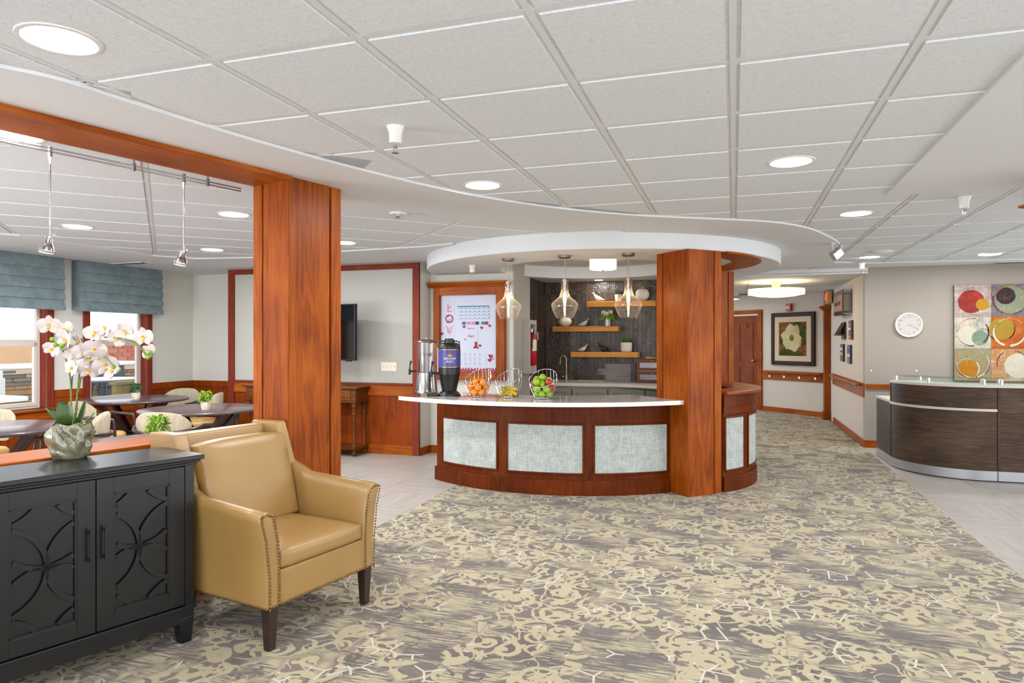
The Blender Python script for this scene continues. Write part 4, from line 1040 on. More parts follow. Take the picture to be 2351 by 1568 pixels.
def petal(mb, X, ln, wd, cup=.3):
    n_, m_ = 6, 4; vs = []; fs = []
    for i in range(n_+1):
        t_ = i/n_; w = wd*max(.16, sqrt(max(0, 1-(2*(t_**.85)*.97-.93)**2)))
        for j in range(m_+1):
            s_ = (j/m_-.5)*2; vs.append((s_*w/2, ln*t_, cup*ln*(t_*t_*.6 - .35*s_*s_*w/ln*1.0)))
    for i in range(n_):
        for j in range(m_): a = i*(m_+1)+j; fs.append((a, a+1, a+m_+2, a+m_+1))
    mb.add(vs, fs, X)
fl = [(112,747,1,0),(150,757,.9,40),(151,783,1.15,10),(180,783,.85,60),(118,802,.8,-30),(167,808,.95,20),(217,765,.95,-15),(241,752,.9,15),(286,760,.95,35),(268,778,.8,-40),(329,774,1,5),(342,806,.75,50),(217,803,1.1,-20),(204,823,1.05,30),(243,838,1.1,10),(165,845,.9,-25),(257,852,.85,45),(204,850,.95,-10),(190,806,.9,5),(232,822,.9,-40)]
for i, (px, py, s_, rot) in enumerate(fl):
    c = OP(px, py, -.04+.03*R.random()-.0*(px < 200)); s_ *= .052
    B = Matrix.Translation(c) @ Matrix.Rotation(radians(R.uniform(-32,32)), 4, 'Z') @ Matrix.Rotation(radians(90+R.uniform(-22,22)), 4, 'X') @ Matrix.Rotation(radians(rot), 4, 'Z')
    mb = MB()
    for a_, ln, wd in ((90,1.0,1.3),(-90,1.0,1.3),(0,.92,.66),(138,.88,.6),(-138,.88,.6)): petal(mb, B @ Matrix.Rotation(radians(a_), 4, 'Z'), s_*ln, s_*wd)
    f_ = part('flower', mb, 'petal', orc, smooth=80)
    mb = MB(); mb.sph((0,-.002,.004), s_*.10, 8, 6, (.8,1.3,1), X=B); petal(mb, B @ Matrix.Rotation(radians(40), 4, 'Z') @ Matrix.Rotation(radians(50), 4, 'X'), s_*.25, s_*.2); petal(mb, B @ Matrix.Rotation(radians(-40), 4, 'Z') @ Matrix.Rotation(radians(50), 4, 'X'), s_*.25, s_*.2); petal(mb, B @ Matrix.Rotation(pi, 4, 'Z') @ Matrix.Rotation(radians(35), 4, 'X'), s_*.36, s_*.28); part('lip', mb, 'yellow', f_, smooth=60)
for px, py in ((120,779),(127,791),(142,793),(342,809),(339,820),(262,842),(272,849)): part('bud', MB().sph(OP(px,py,-.035), .0105, 10, 8, (1,1,1.15)), 'bud', orc, smooth=60)
def blade(mb, pts, wd, cupy=.25):
    L_ = spline(pts, 4); n_ = len(L_); vs = []; fs = []
    for i, p in enumerate(L_):
        t_ = i/(n_-1); w = wd*sin(pi*(.12+.86*t_))**.7; vs += [tuple(p+Vector((-w/2, -w*cupy*0, 0))), tuple(p+Vector((0, w*cupy, 0))), tuple(p+Vector((w/2, 0, 0)))]
    for i in range(n_-1): a = i*3; fs += [(a,a+1,a+4,a+3),(a+1,a+2,a+5,a+4)]
    mb.add(vs, fs)
for pp, w in (([(155,985,0),(135,962,-.03),(120,945,-.03),(106,936,-.02)],.05),([(163,986,-.02),(152,960,-.06),(148,935,-.06),(150,925,-.05)],.085),([(160,984,.02),(145,940,.05),(140,920,.06)],.055),([(175,984,0),(186,955,0),(196,918,.0)],.03)):
    mb = MB(); blade(mb, [OP(*q) for q in pp], w); part('leaf', mb, 'orleaf', orc, smooth=80)
for pp in ([(170,984,-.03),(190,970,-.06),(205,960,-.07),(216,948,-.08)],[(172,984,-.02),(195,975,-.05),(212,965,-.06)],[(166,984,-.04),(170,955,-.05),(180,938,-.04)]): part('aerial_root', MB().tube(spline([OP(*q) for q in pp]), .0025, 6), 'stem', orc, smooth=60)
# ================= DINING ROOM =================
def roundtable(x, y, r, label, zt=.75, rot=0):
    t = thing('dining_table', label, 'table', (x, y, 0), rot, 'round dark dining tables')
    part('tabletop', MB().lathe([(0,zt-.03),(r-.03,zt-.03),(r-.006,zt-.024),(r,zt-.014),(r-.003,zt-.004),(r-.012,zt),(0,zt)], 64), 'tabletop', t, smooth=50)
    for k in range(4):
        a = k*pi/2+pi/4; c, s_ = cos(a), sin(a); X = Matrix.Rotation(a, 4, 'Z')
        m = MB().add([(.06,-.03,0.34),(.12,-.03,.34),(.12,.03,.34),(.06,.03,.34),(.42,-.03,zt-.03),(.5,-.03,zt-.03),(.5,.03,zt-.03),(.42,.03,zt-.03)], [(0,3,2,1),(4,5,6,7),(0,1,5,4),(1,2,6,5),(2,3,7,6),(3,0,4,7)], X)
        m.add([(.40,-.03,0),(.47,-.03,0),(.47,.03,0),(.40,.03,0),(.04,-.03,.36),(.11,-.03,.36),(.11,.03,.36),(.04,.03,.36)], [(0,3,2,1),(4,5,6,7),(0,1,5,4),(1,2,6,5),(2,3,7,6),(3,0,4,7)], X)
        part('leg', m, 'espresso', t)
    return t
roundtable(-4.70, 8.5, .62, 'round dark table in front of the corner window, farthest from the camera', .76, .3)
roundtable(-3.355, 7.37, .62, 'round dark table with a lime plant left of the tall column', .75, .1)
roundtable(-4.32, 5.62, .60, 'round dark table cut by the left picture edge', .76, .5)
roundtable(-2.47, 4.80, .58, 'round dark table just behind the cherry ledge and armchair', .76, .2)
def chair():
    t = thing('dining_chair', 'x', 'chair', (0,0,0), 0, 'curved dining chairs around the dark tables')   # faces local -y
    part('seat', MB().lathe([(0,.40),(.235,.40),(.25,.415),(.252,.45),(.235,.472),(.15,.485),(0,.488)], 28), 'seat', t, smooth=50)
    part('seat_frame', MB().lathe([(.0,.365),(.245,.365),(.25,.40),(0,.40)], 28), 'espresso', t, smooth=50)
    a0, a1 = radians(28), radians(152); m = MB(); n_ = 20; vs = []; fs = []
    for j in range(n_+1):
        a = a0+(a1-a0)*j/n_; e = abs(2*j/n_-1)**3
        for r, z in ((.245,.52+.06*e),(.285,.54+.05*e),(.300,.80-.10*e),(.285,.82-.11*e),(.265,.80-.10*e)): vs.append((r*cos(a), r*sin(a)*1.0, z))
    for j in range(n_):
        for i in range(5): fs.append((j*5+i, (j+1)*5+i, (j+1)*5+(i+1)%5, j*5+(i+1)%5))
    fs += [(0,1,2,3,4), (n_*5+4,n_*5+3,n_*5+2,n_*5+1,n_*5)]
    m.add(vs, fs); part('backrest', m, 'knit', t, smooth=60)
    pts = [(-.285,-.24,.64)]+[(-.315*cos(radians(b)), .315*sin(radians(b)), .67-.05*sin(radians(b))) for b in range(0, 181, 12)]+[(.285,-.24,.64)]
    part('arm_rail', MB().tube([( -.28,-.26,.36),(-.288,-.255,.58)]+pts+[(.288,-.255,.58),(.28,-.26,.36)], .017, 8), 'espresso', t, smooth=60)
    for x, y, dx, dy in ((-.28,-.26,.0,-.02),(.28,-.26,0,-.02),(-.19,.22,-.04,.05),(.19,.22,.04,.05)): part('leg', MB().taper(x, y, 0, .40, .014, .020, dx=dx, dy=dy), 'espresso', t)
    return t
ch = chair(); CHL = [(-3.27,6.55,180,'dining chair with its knit back to the camera in front of the lime plant table'),
  (-4.50,7.45,100,'dining chair with a tan seat turned sideways before the far window table'),
  (-4.55,9.25,0,'pale backed dining chair behind the far window table'),
  (-2.80,7.95,-35,'dining chair behind the lime plant table, partly hidden by the column'),
  (-4.95,6.3,0,'pale backed dining chair behind the table at the left edge'),
  (-3.98,6.18,-60,'cream backed dining chair peeking out behind the orchid pot'),
  (-4.02,8.75,-80,'dark armed dining chair right of the far window table')]
for i, (x, y, a, lab) in enumerate(CHL):
    if i == 0: ch.location = (x, y, 0); ch.rotation_euler = (0,0,radians(a)); ch['label'] = lab
    else: dup(ch, (x, y, 0), radians(a), lab)
def bush(mb, c, r, h, n, ls, spiky=False):
    for i in range(n):
        a = R.uniform(0, 2*pi); q = sqrt(R.random()); el = R.uniform(.0, 1)
        p = Vector((c[0]+r*q*cos(a)*(1-.35*el), c[1]+r*q*sin(a)*(1-.35*el), c[2]+h*el))
        X = Matrix.Translation(p) @ Matrix.Rotation(a, 4, 'Z') @ Matrix.Rotation(radians(R.uniform(-60,40)), 4, 'Y') @ Matrix.Rotation(R.uniform(-.6,.6), 4, 'X')
        l, w = ls*R.uniform(.7,1.2), ls*.55
        mb.add([(0,0,0),(l*.4,-w/2,.1*l),(l,0,0),(l*.4,w/2,.1*l)], [(0,1,2,3)], X)
def potplant(x, y, z, label, mat, s=1.0):
    t = thing('potted_plant', label, 'plant', (x, y, z))
    part('pot', MB().lathe([(0,0),(.030*s,0),(.040*s,.03*s),(.043*s,.065*s),(.036*s,.065*s),(.034*s,.055*s),(0,.055*s)], 8), 'ceram', t, smooth=20)
    m = MB(); bush(m, (0,0,.065*s), .052*s, .085*s, 330, .025*s); part('foliage', m, mat, t, kind='stuff')
    m = MB()
    for k in range(7): m.tube([(0,0,.05*s),(.03*s*cos(k),.03*s*sin(k),.12*s)], .0015, 4)
    part('stems', m, 'stem', t)
def on(px, Y): return (px-CX)/F*Y
potplant(on(472,7.22), 7.22, .75, 'lime green plant in a white faceted pot on the table by the column', 'lime', 1.25)
potplant(on(312,8.40), 8.40, .76, 'dark green plant in a white faceted pot on the far window table', 'dgreen', 1.25)
potplant(on(363,4.60), 4.60, .76, 'lime green plant just behind the armchair wing', 'lime', 1.35)
# television
tvx1, tvy = on(814, 8.45), 8.45; ta = radians(-18)
ZTV0, ZTV1 = ZY(828,8.45), ZY(697,8.45)
t = thing('television', 'flat black television swung out from the framed panel wall', 'television', (tvx1, tvy, 0), radians(-30))
part('bezel', MB().box(-1.13, 0, 0, .05, ZTV0, ZTV1), 'black', t, bevel=.004); part('screen', MB().box(-1.118, -.012, -.002, .002, ZTV0+.014, ZTV1-.012), 'screen', t)
part('stand_clip', MB().box(-.16,-.08,.005,.04,ZTV0-.012,ZTV0), 'black', t)
part('wall_arm', MB().box(-.62,-.54,.05,.34,1.55,1.65), 'black', t)
# console table
ctb = thing('console_table', 'carved dark wood console table with turned legs under the television', 'table', TV.at(TV.t(848), .36)+(0,), AV)
LX = 1.72; DZ = .885
m = MB().box(-LX, .035, -.02, .34, DZ-.018, DZ).box(-LX+.02, .02, -.008, .34, DZ-.03, DZ-.018); part('top', m, 'table_leg', ctb, bevel=.004)
part('apron', MB().box(-LX+.04, -.0, .012, .33, .70, DZ-.03), 'table_leg', ctb, bevel=.003)
part('apron_moulding', MB().box(-LX+.03, .01, -.0, .335, .685, .705), 'table_leg', ctb, bevel=.005)
for k in range(3):
    x1 = -.07-k*.54; dw = part('drawer', MB().box(x1-.46, x1, .0, .02, .715, DZ-.045), 'table_leg', ctb, bevel=.004)
    cx = x1-.23 if k else x1-.20; zz = .785
    m = MB().add([(cx-.075,-.004,zz),(cx,-.004,zz-.06),(cx+.075,-.004,zz),(cx,-.004,zz+.06),(cx-.03,-.016,zz),(cx,-.016,zz-.024),(cx+.03,-.016,zz),(cx,-.016,zz+.024)], [(0,1,5,4),(1,2,6,5),(2,3,7,6),(3,0,4,7),(4,5,6,7)])
    part('diamond_boss', m, 'table_leg', dw); part('knob', MB().sph((cx,-.028,zz), .017, 12, 8), 'nickel', dw, smooth=60)
lp = [(.0,.70),(.036,.70),(.036,.675),(.024,.665),(.038,.65),(.038,.64),(.026,.625),(.022,.56),(.030,.545),(.030,.535),(.020,.53),(.018,.34),(.021,.15),(.028,.14),(.028,.125),(0,.125)]
ft_ = [(0,.085),(.022,.085),(.018,.07),(.032,.045),(.030,.02),(.012,.005),(0,0)]
for x, y in ((-.03,.03),(-.03,.28),(-LX+.07,.03),(-LX+.07,.28)):
    part('leg', MB().lathe(lp, 16, (x,y,0)), 'table_leg', ctb, smooth=50); part('foot', MB().lathe(ft_, 16, (x,y,0)), 'table_leg', ctb, smooth=50)
part('lower_shelf', MB().box(-LX+.02, .01, 0, .32, .085, .125), 'table_leg', ctb, bevel=.008)
# switch plate
tA, tB = TV.t(877), TV.t(912); zA, zB_ = ZY(852, TV.hit(895)[1]), ZY(831.5, TV.hit(895)[1])
t = thing('light_switch', 'four gang ivory switch plate right of the television', 'switch', (TV.p[0], TV.p[1], 0), AV)
part('plate', MB().box(tA, tB, -.022, -.012, zA, zB_), 'ivory', t, bevel=.002)
for k in range(4): xx = tA+(tB-tA)*(k+.5)/4; part('toggle', MB().box(xx-.006, xx+.006, -.034, -.02, (zA+zB_)/2-.012, (zA+zB_)/2+.012), 'ivory', t, bevel=.001)
# ================= ON THE BAR =================
ZCT = .911
# water dispenser
wy = 7.35; t = thing('water_dispenser', 'clear water dispenser with steel base and black tap on the bar end', 'dispenser', (on(979.5,wy), wy, ZCT))
part('base', MB().lathe([(0,0),(.128,0),(.130,.012),(.122,.02),(.116,.03),(.102,.225),(.0,.225)], 40), 'steel', t, smooth=40)
part('tank', MB().lathe([(.100,.225),(.104,.30),(.116,.47),(.118,.55)], 40), 'glass', t, smooth=60)
t_ = NT('water'); t_.t.nodes.remove(t_.b); g1 = t_.n('ShaderNodeBsdfTransparent'); g1.inputs[0].default_value = (.93,.94,.97,1); g2 = t_.n('ShaderNodeBsdfGlossy'); g2.inputs[1].default_value = .05; mx = t_.n('ShaderNodeMixShader'); mx.inputs[0].default_value = .05
t_.t.links.new(g1.outputs[0], mx.inputs[1]); t_.t.links.new(g2.outputs[0], mx.inputs[2]); t_.t.links.new(mx.outputs[0], t_.out.inputs[0]); M['water'] = t_.m
part('water', MB().lathe([(0,.228),(.097,.228),(.101,.30),(.109,.42),(0,.42)], 32), 'water', t, smooth=60)
ice = MB()
for k in range(26): a = R.uniform(0,6.28); q = .09*sqrt(R.random()); ice.box(-.012,.012,-.012,.012,-.012,.012, Matrix.Translation((q*cos(a), q*sin(a), .42+R.uniform(-.015,.015))) @ Matrix.Rotation(R.uniform(0,3), 4, (R.random(),1,R.random())))
part('ice', ice, 'glass', t, kind='stuff')
part('ice_tube', MB().lathe([(.022,.228),(.034,.42)], 20), 'glass', t, smooth=60)
part('lid', MB().lathe([(.128,.547),(.130,.555),(.125,.562),(.05,.58),(.0,.582)], 40), 'steel', t, smooth=40); part('lid_knob', MB().sph((0,0,.59), .016, 12, 8), 'steel', t, smooth=60)
def tap(parent, x0, y0, z, ang, s=1.0):
    X = Matrix.Translation((x0, y0, z)) @ Matrix.Rotation(ang, 4, 'Z')
    g_ = part('tap', MB().tube([(0,0,0),(.06*s,0,0)], .011*s, 10, X=X).cyl((.07*s,0,0), .013*s, -.035*s, .02*s, 12, X=X), 'black', parent, smooth=40)
    part('tap_lever', MB().tube([(.07*s,0,.02*s),(.068*s,0,.05*s),(.062*s,0,.085*s),(.056*s,0,.105*s)], [.009*s,.006*s,.009*s,.013*s], 10, X=X), 'black', g_, smooth=60)
tap(t, -.105, -.02, .24, pi*1.03, 1.05)
# thermal dispenser
ty = 7.02; tx = on(1031.5, ty); t = thing('coffee_dispenser', 'tall black insulated dispenser with a purple label on the bar', 'dispenser', (tx, ty, ZCT))
part('stand', MB().lathe([(0,0),(.118,0),(.118,.012),(.105,.03),(.075,.055),(.078,.07),(.106,.20),(.110,.225),(0,.225)], 40), 'black', t, smooth=40)
part('body', MB().lathe([(0,.22),(.112,.225),(.114,.30),(.114,.50),(.106,.525),(.080,.545),(0,.545)], 48), 'black', t, smooth=40)
part('label_band', MB().lathe([(.1148,.30),(.1148,.475)], 48), 'purple', t, smooth=60, label='purple label band')
part('label_edge', MB().lathe([(.1153,.475),(.1153,.479)], 48).lathe([(.1153,.296),(.1153,.30)], 48), 'brass', t)
part('pump_cap', MB().cyl((0,0,0), .055, .545, .572, 24).cyl((0,0,0), .045, .572, .59, 24), 'black', t, smooth=40)
part('handle', MB().tube([(-.105,0,.51),(-.102,0,.555),(-.06,0,.566),(-.03,0,.56)], .007, 8).tube([(.105,0,.51),(.102,0,.555),(.06,0,.566),(.03,0,.56)], .007, 8), 'black', t, smooth=60)
part('sight_tube', MB().box(-.122,-.108,-.03,-.018,.24,.50), 'glass', t); part('sight_bracket', MB().box(-.124,-.106,-.032,-.016,.50,.515).box(-.124,-.106,-.032,-.016,.22,.24), 'black', t)
tap(t, -.10, -.035, .235, pi*1.02, 1.15)
part('drip_tray', MB().lathe([(0,0),(.065,0),(.068,.008),(.066,.022),(.055,.022),(.052,.012),(0,.012)], 28, (-.155,-.05,0)).box(-.155,-.08,-.075,-.025,0,.016), 'black', t, smooth=40)
# lettering bent round the label
import numpy as _np
def bent_text(body, size, zc, mat, rad, a_c, wscale=1.0):
    me = textmesh(body, size, .0006, mat)
    for v in me.vertices:
        a = a_c + v.co.x*wscale/rad; z = v.co.y; r = rad+v.co.z+.0012
        v.co = (r*cos(a), r*sin(a), zc+z)
    return me
ac = -pi/2+.16
def tl(name, me): o = link(name, me, t); return o
tl('lettering', bent_text('DISCOVERY', .030, .385, 'white', .1148, ac, .82)); tl('lettering', bent_text('SELECT', .024, .357, 'white', .1148, ac, 1.0))
m = MB(); rr = .1160
def lp_(dx, dz): a = ac+dx/rr; return (rr*cos(a), rr*sin(a), .408+dz)
pts = [lp_(.024*cos(q*pi/12), .020*sin(q*pi/12)) for q in range(13)]; m.add([lp_(0,0)]+pts, [(0,i+1,i+2) for i in range(12)])
for q in range(9):
    a = pi*(q+.5)/9-pi/18+0; a = pi*q/8; c_, s_ = cos(a), sin(a); l0, l1 = .028, .043-(.004 if q % 2 else 0)
    m.add([lp_(l0*c_-.0012*s_, l0*s_+.0012*c_), lp_(l0*c_+.0012*s_, l0*s_-.0012*c_), lp_(l1*c_, l1*s_)], [(0,1,2)])
part('sun_emblem', m, 'pine', t)
m = MB()
for zz in (.345,): 
    pts = [lp_(-.06+.012*i, zz-.408) for i in range(11)]; m.tube(pts, .0005, 4)
part('label_rule', m, 'white', t)
# baskets and fruit
def basket(px, Y, hi, label):
    x = on(px, Y); t = thing('fruit_basket', label, 'basket', (x, Y, ZCT), 0, 'chrome wire fruit baskets on the bar')
    Rm = .136
    def prof(q):   # q 0..1 : radius
        return .075+(Rm-.075)*sin(min(1, q*1.5)*pi/2)-.012*max(0, q-.6)
    def rim(a): return .20+.085*cos(a-hi)
    wires = 20
    for k in range(wires):
        a = 2*pi*k/wires; zt = rim(a); pts = []
        for i in range(10):
            z = .012+(zt-.012)*i/9; r = prof(z/.28); pts.append((r*cos(a), r*sin(a), z))
        part('wire', MB().tube(pts, .0018, 5), 'chrome', t, smooth=60)
    rp = []
    for k in range(48): a = 2*pi*k/48; z = rim(a); r = prof(z/.28)+.001; rp.append((r*cos(a), r*sin(a), z))
    part('rim', MB().tube(rp, .0038, 8, True), 'chrome', t, smooth=60)
    part('base_ring', MB().tube([(prof(.04)*cos(2*pi*k/32), prof(.04)*sin(2*pi*k/32), .010) for k in range(32)], .003, 6, True), 'chrome', t, smooth=60)
    for k in range(4): a = k*pi/2+.6; part('foot', MB().sph((.07*cos(a), .07*sin(a), .006), .007, 8, 6), 'chrome', t, smooth=60)
    for k in range(5): y_ = -.05+.025*k; w_ = sqrt(max(0,.072**2-y_*y_)); part('base_wire', MB().tube([(-w_,y_,.010),(w_,y_,.010)], .0015, 4), 'chrome', t)
    return x, Y, prof
def pack(n, r, prof, seed):
    Q = random.Random(seed); B = [Vector((Q.uniform(-.05,.05), Q.uniform(-.05,.05), .06+.055*i*14/n)) for i in range(n)]
    for it in range(500):
        for b in B: b.z -= .0016
        for _ in range(3):
            for i in range(n):
                for j in range(i):
                    d_ = B[i]-B[j]; L_ = d_.length or 1e-6
                    if L_ < 2*r: p_ = d_*((2*r-L_)/L_*.5); B[i] += p_; B[j] -= p_
            for b in B:
                rad = sqrt(b.x*b.x+b.y*b.y) or 1e-6; lim = prof(max(0,b.z)/.28)-r-.003
                if b.z < .12: lim -= max(0, (.05-b.z))*.5
                if rad > lim: b.x *= lim/rad; b.y *= lim/rad
                if b.z < r+.012: b.z = r+.012
    return B
bx, by, pf = basket(1097, 6.93, radians(55), 'chrome wire basket of oranges, nearest the dispensers')
ox_ = ['orange resting in the wire basket nearest the dispensers']
for i, b in enumerate(pack(15, .0365, pf, 3)):
    s_ = .0365
    if i == 0:
        o1 = thing('orange', ox_[0], 'fruit', (bx+b.x, by+b.y, ZCT+b.z), 0, 'oranges in the basket')
        part('peel', MB().sph((0,0,0), s_, 20, 14, (1,1,.94)), 'orange', o1, smooth=80); part('stem_scar', MB().cyl((0,0,0), .003, .033, .0348, 8), 'dgreen', o1)
    else:
        o2 = dup(o1, (bx+b.x, by+b.y, ZCT+b.z), 0, ox_[0]); o2.rotation_euler = (R.uniform(-2,2), R.uniform(-2,2), R.uniform(0,6))
bx, by, pf = basket(1167, 6.83, radians(50), 'chrome wire basket of bananas, middle one of three')
bl = 'banana lying in the middle wire basket'
bn = None
def banana_mesh():
    pts = [( .085*cos(a), .085*sin(a)-.085, 0) for a in [radians(90+q) for q in range(-58, 59, 8)]]
    n_ = len(pts); rs = [.017*min(1, .45+.55*sin(pi*i/(n_-1))**.5) for i in range(n_)]
    return pts, rs
for i, (dx, dy, dz, rx, ry, rz) in enumerate([(-.03,-.045,.035,.3,0,.0),(.02,-.05,.040,.2,.2,.3),(-.045,.0,.05,.6,.9,1.2),(-.02,-.02,.075,.8,1.0,.9),(.0,-.01,.09,.9,.6,.4),(.03,.0,.075,.3,.3,2.6),(.04,.03,.05,.2,-.1,1.7),(.02,.02,.10,.9,.1,-.2),(.045,-.03,.055,.4,.2,-.5)]):
    if bn is None:
        bn = thing('banana', bl, 'fruit', (0,0,0), 0, 'bananas in the basket'); p_, r_ = banana_mesh()
        part('peel', MB().tube(p_, r_, 6), 'banana', bn, smooth=70)
        part('stem', MB().tube([p_[-1], tuple(Vector(p_[-1])+(Vector(p_[-1])-Vector(p_[-2]))*1.6)], [.007,.005], 6), 'stem', bn); part('tip', MB().sph(p_[0], .008, 8, 6), 'tipdark', bn)
        q = bn
    else: q = dup(bn, (0,0,0), 0, bl)
    q.location = (bx+dx*.9, by+dy*.9, ZCT+dz); q.rotation_euler = (rx, ry, rz)
bx, by, pf = basket(1247, 6.68, radians(70), 'chrome wire basket heaped with green and red apples')
ga = ra = None
reds = (5, 11, 15, 18)
AP = [(0,-.030),(.012,-.034),(.026,-.028),(.036,-.008),(.037,.008),(.030,.024),(.018,.031),(.006,.027),(0,.022)]
for i, b in enumerate(pack(22, .0355, pf, 12)):
    red = i in reds; src = ra if red else ga
    if src is None:
        lab = 'red apple among the green ones in the wire basket' if red else 'green apple in the heaped wire basket'
        s0 = thing('apple', lab, 'fruit', (bx+b.x, by+b.y, ZCT+b.z), 0, 'red apples in the basket' if red else 'green apples in the basket')
        part('skin', MB().lathe(AP, 20), 'rapple' if red else 'apple', s0, smooth=80); part('stem', MB().tube([(0,0,.022),(.003,0,.042)], .0013, 5), 'tipdark', s0)
        if red: ra = s0
        else: ga = s0
        q = s0
    else: q = dup(src, (bx+b.x, by+b.y, ZCT+b.z), 0, src['label'])
    q.rotation_euler = (R.uniform(-1.2,1.2), R.uniform(-1.2,1.2), R.uniform(0,6))
_ap = [o for o in bpy.data.objects if o.name.startswith('apple') and o.parent is None]
_top = max(_ap, key=lambda o: o.location.z); _top['label'] = _top['label'].split(' apple')[0]+' apple topmost on the heap in the wire basket'
_or = max([o for o in bpy.data.objects if o.name.startswith('orange') and o.parent is None], key=lambda o: o.location.z); _or['label'] = 'topmost orange of the pile in the wire basket'
# ================= NOTICE CABINET =================
bw0, bw1 = BW.t(1001), BW.t(1163); Yb = BW.hit(1080)[1]
zb0, zb1 = ZY(872, BW.hit(1080)[1]), ZY(660, Yb)
nc = thing('notice_cabinet', 'glazed cherry notice cabinet with crown moulding behind the bar', 'notice board', (BW.p[0], BW.p[1], 0), AV)
w_ = .085
part('stile', MB().box(bw0, bw0+w_, -.09, -.001, zb0, zb1), 'cherry', nc, bevel=.004); part('stile', MB().box(bw1-w_-.03, bw1, -.09, -.001, zb0, zb1), 'cherry', nc, bevel=.004)
part('rail', MB().box(bw0+w_, bw1-w_-.03, -.09, -.001, zb1-.10, zb1), 'cherry_x', nc, bevel=.004); part('rail', MB().box(bw0+w_, bw1-w_-.03, -.09, -.001, zb0, zb0+.10), 'cherry_x', nc, bevel=.004)
pr = [(-.001,zb1),(-.10,zb1),(-.105,zb1+.012),(-.115,zb1+.018),(-.15,zb1+.05),(-.155,zb1+.065),(-.001,zb1+.065)]
m = MB(); slab([(p[0], p[1]) for p in pr], bw0-.06, bw1+.04, m); part('crown', m, 'cherry_x', nc)
b0x, b1x, b0z, b1z = bw0+w_, bw1-w_-.03, zb0+.10, zb1-.10; bwid, bht = b1x-b0x, b1z-b0z
part('backing', MB().box(b0x, b1x, -.03, -.01, b0z, b1z), 'paper', nc); part('glazing', MB().box(b0x, b1x, -.082, -.080, b0z, b1z), 'pane', nc)
part('knob', MB().sph((bw1-.085,-.10,ZY(873,Yb)), .012), 'chrome', nc, smooth=60)
def bp(fx, fy): return b0x+bwid*fx, b1z-bht*fy     # fractions from the upper left corner
def card(name, f0, g0, f1, g1, mat, lift=.002, parent=nc, label=None):
    x0, z1 = bp(f0, g0); x1, z0 = bp(f1, g1); return part(name, MB().box(x0, x1, -.031-lift, -.030, z0, z1), mat, parent, label=label)
lv = card('love_banner', .06, .07, .25, .62, 'paper', .003, label='narrow banner with floral letters')
for i, (c_, gy) in enumerate((('L',.17),('O',.31),('V',.46))):
    me = textmesh(c_, .155, .001, 'pink' if i != 1 else 'heart'); o = link('letter', me, lv); x, z = bp(.155, gy); o.location = (x, -.036, z); o.rotation_euler = (pi/2,0,0)
    m = MB()
    for k in range(16): m.sph((x+R.uniform(-.035,.035), -.0365, z+R.uniform(-.055,.055)), R.uniform(.004,.008), 6, 4, (1,.2,1))
    part('blossoms', m, 'heart' if i % 2 else 'pink', lv, kind='stuff')
ca_ = card('calendar_sheet', .29, .135, .87, .42, 'paper', .003, label='monthly calendar sheet with teal marks')
card('calendar_header', .30, .14, .86, .155, 'teal', .0045)
for r_ in range(4):
    for c_ in range(7):
        f0 = .375+c_*.079; g0 = .165+r_*.044; x0, z1 = bp(f0, g0); part('date_mark', MB().box(x0-.007, x0+.007, -.0355, -.033, z1-.011, z1+.003), 'teal', ca_); part('entry_text', MB().box(x0-.045, x0-.012, -.0350, -.033, z1-.011, z1-.008).box(x0-.045, x0-.016, -.0350, -.033, z1-.018, z1-.015), 'ink', ca_)
for f0, mt in ((.30,'paper'),(.385,'purple'),(.47,'pink'),(.55,'pink'),(.62,'navy'),(.72,'teal'),(.78,'heart')): card('picture_card', f0, .345, f0+.065, .385, mt, .005)
fly = card('flyer', .42, .43, .66, .72, 'paper', .003, label='pale flyer with a red bear')
for bd_, gy, sz in (('FOR YOU', .435, .022), ('days', .53, .05)):
    me = textmesh(bd_, sz, .0008, 'heart'); o = link('lettering', me, fly); x, z = bp(.54, gy); o.location = (x, -.036, z); o.rotation_euler = (pi/2,0,0)
x, z = bp(.63, .665); part('bear_cutout', MB().sph((x,-.037,z), .024, 12, 8, (1,.1,1.1)).sph((x,-.037,z+.036), .019, 12, 8, (1,.1,1)).sph((x-.015,-.037,z+.053), .008, 8, 6, (1,.2,1)).sph((x+.015,-.037,z+.053), .008, 8, 6, (1,.2,1)).sph((x-.024,-.037,z-.018), .012, 8, 6, (1,.2,1)).sph((x+.024,-.037,z-.018), .012, 8, 6, (1,.2,1)), 'heart', fly, smooth=60)
mn = card('menu_sheet', .30, .73, .80, .93, 'paper', .003, label='weekly menu sheet')
m = MB()
for c_ in range(5):
    for r_ in range(3):
        for l_ in range(6):
            x0, z1 = bp(.335+c_*.085, .755+r_*.056+l_*.007); m.box(x0, x0+R.uniform(.02,.045), -.0345, -.033, z1-.0022, z1)
part('menu_text', m, 'ink', mn, kind='stuff')
def heart(fx, fy, s_, mat, rot=0):
    x, z = bp(fx, fy); pts = []
    for k in range(24): a = 2*pi*k/24; pts.append((s_*16*sin(a)**3/16, s_*(13*cos(a)-5*cos(2*a)-2*cos(3*a)-cos(4*a))/16))
    X = Matrix.Translation((x,-.0335,z)) @ Matrix.Rotation(rot, 4, 'Y') @ Matrix.Rotation(pi/2, 4, 'X'); part('paper_heart', MB().prism(pts, 0, .004, X), mat, nc)
for a_ in ((.02,.50,.024,'heart',.2),(.42,.41,.022,'heart',-.2),(.73,.425,.022,'heart',.1),(.87,.40,.02,'heart',.3),(.44,.575,.018,'pink',0),(.70,.655,.02,'heart',.3),(.885,.79,.03,'heart',.1),(.87,.84,.028,'heart',-.3),(.925,.82,.02,'pink',.4)): heart(*a_)
m = MB(); x0, zz = b0x, b0z+.001
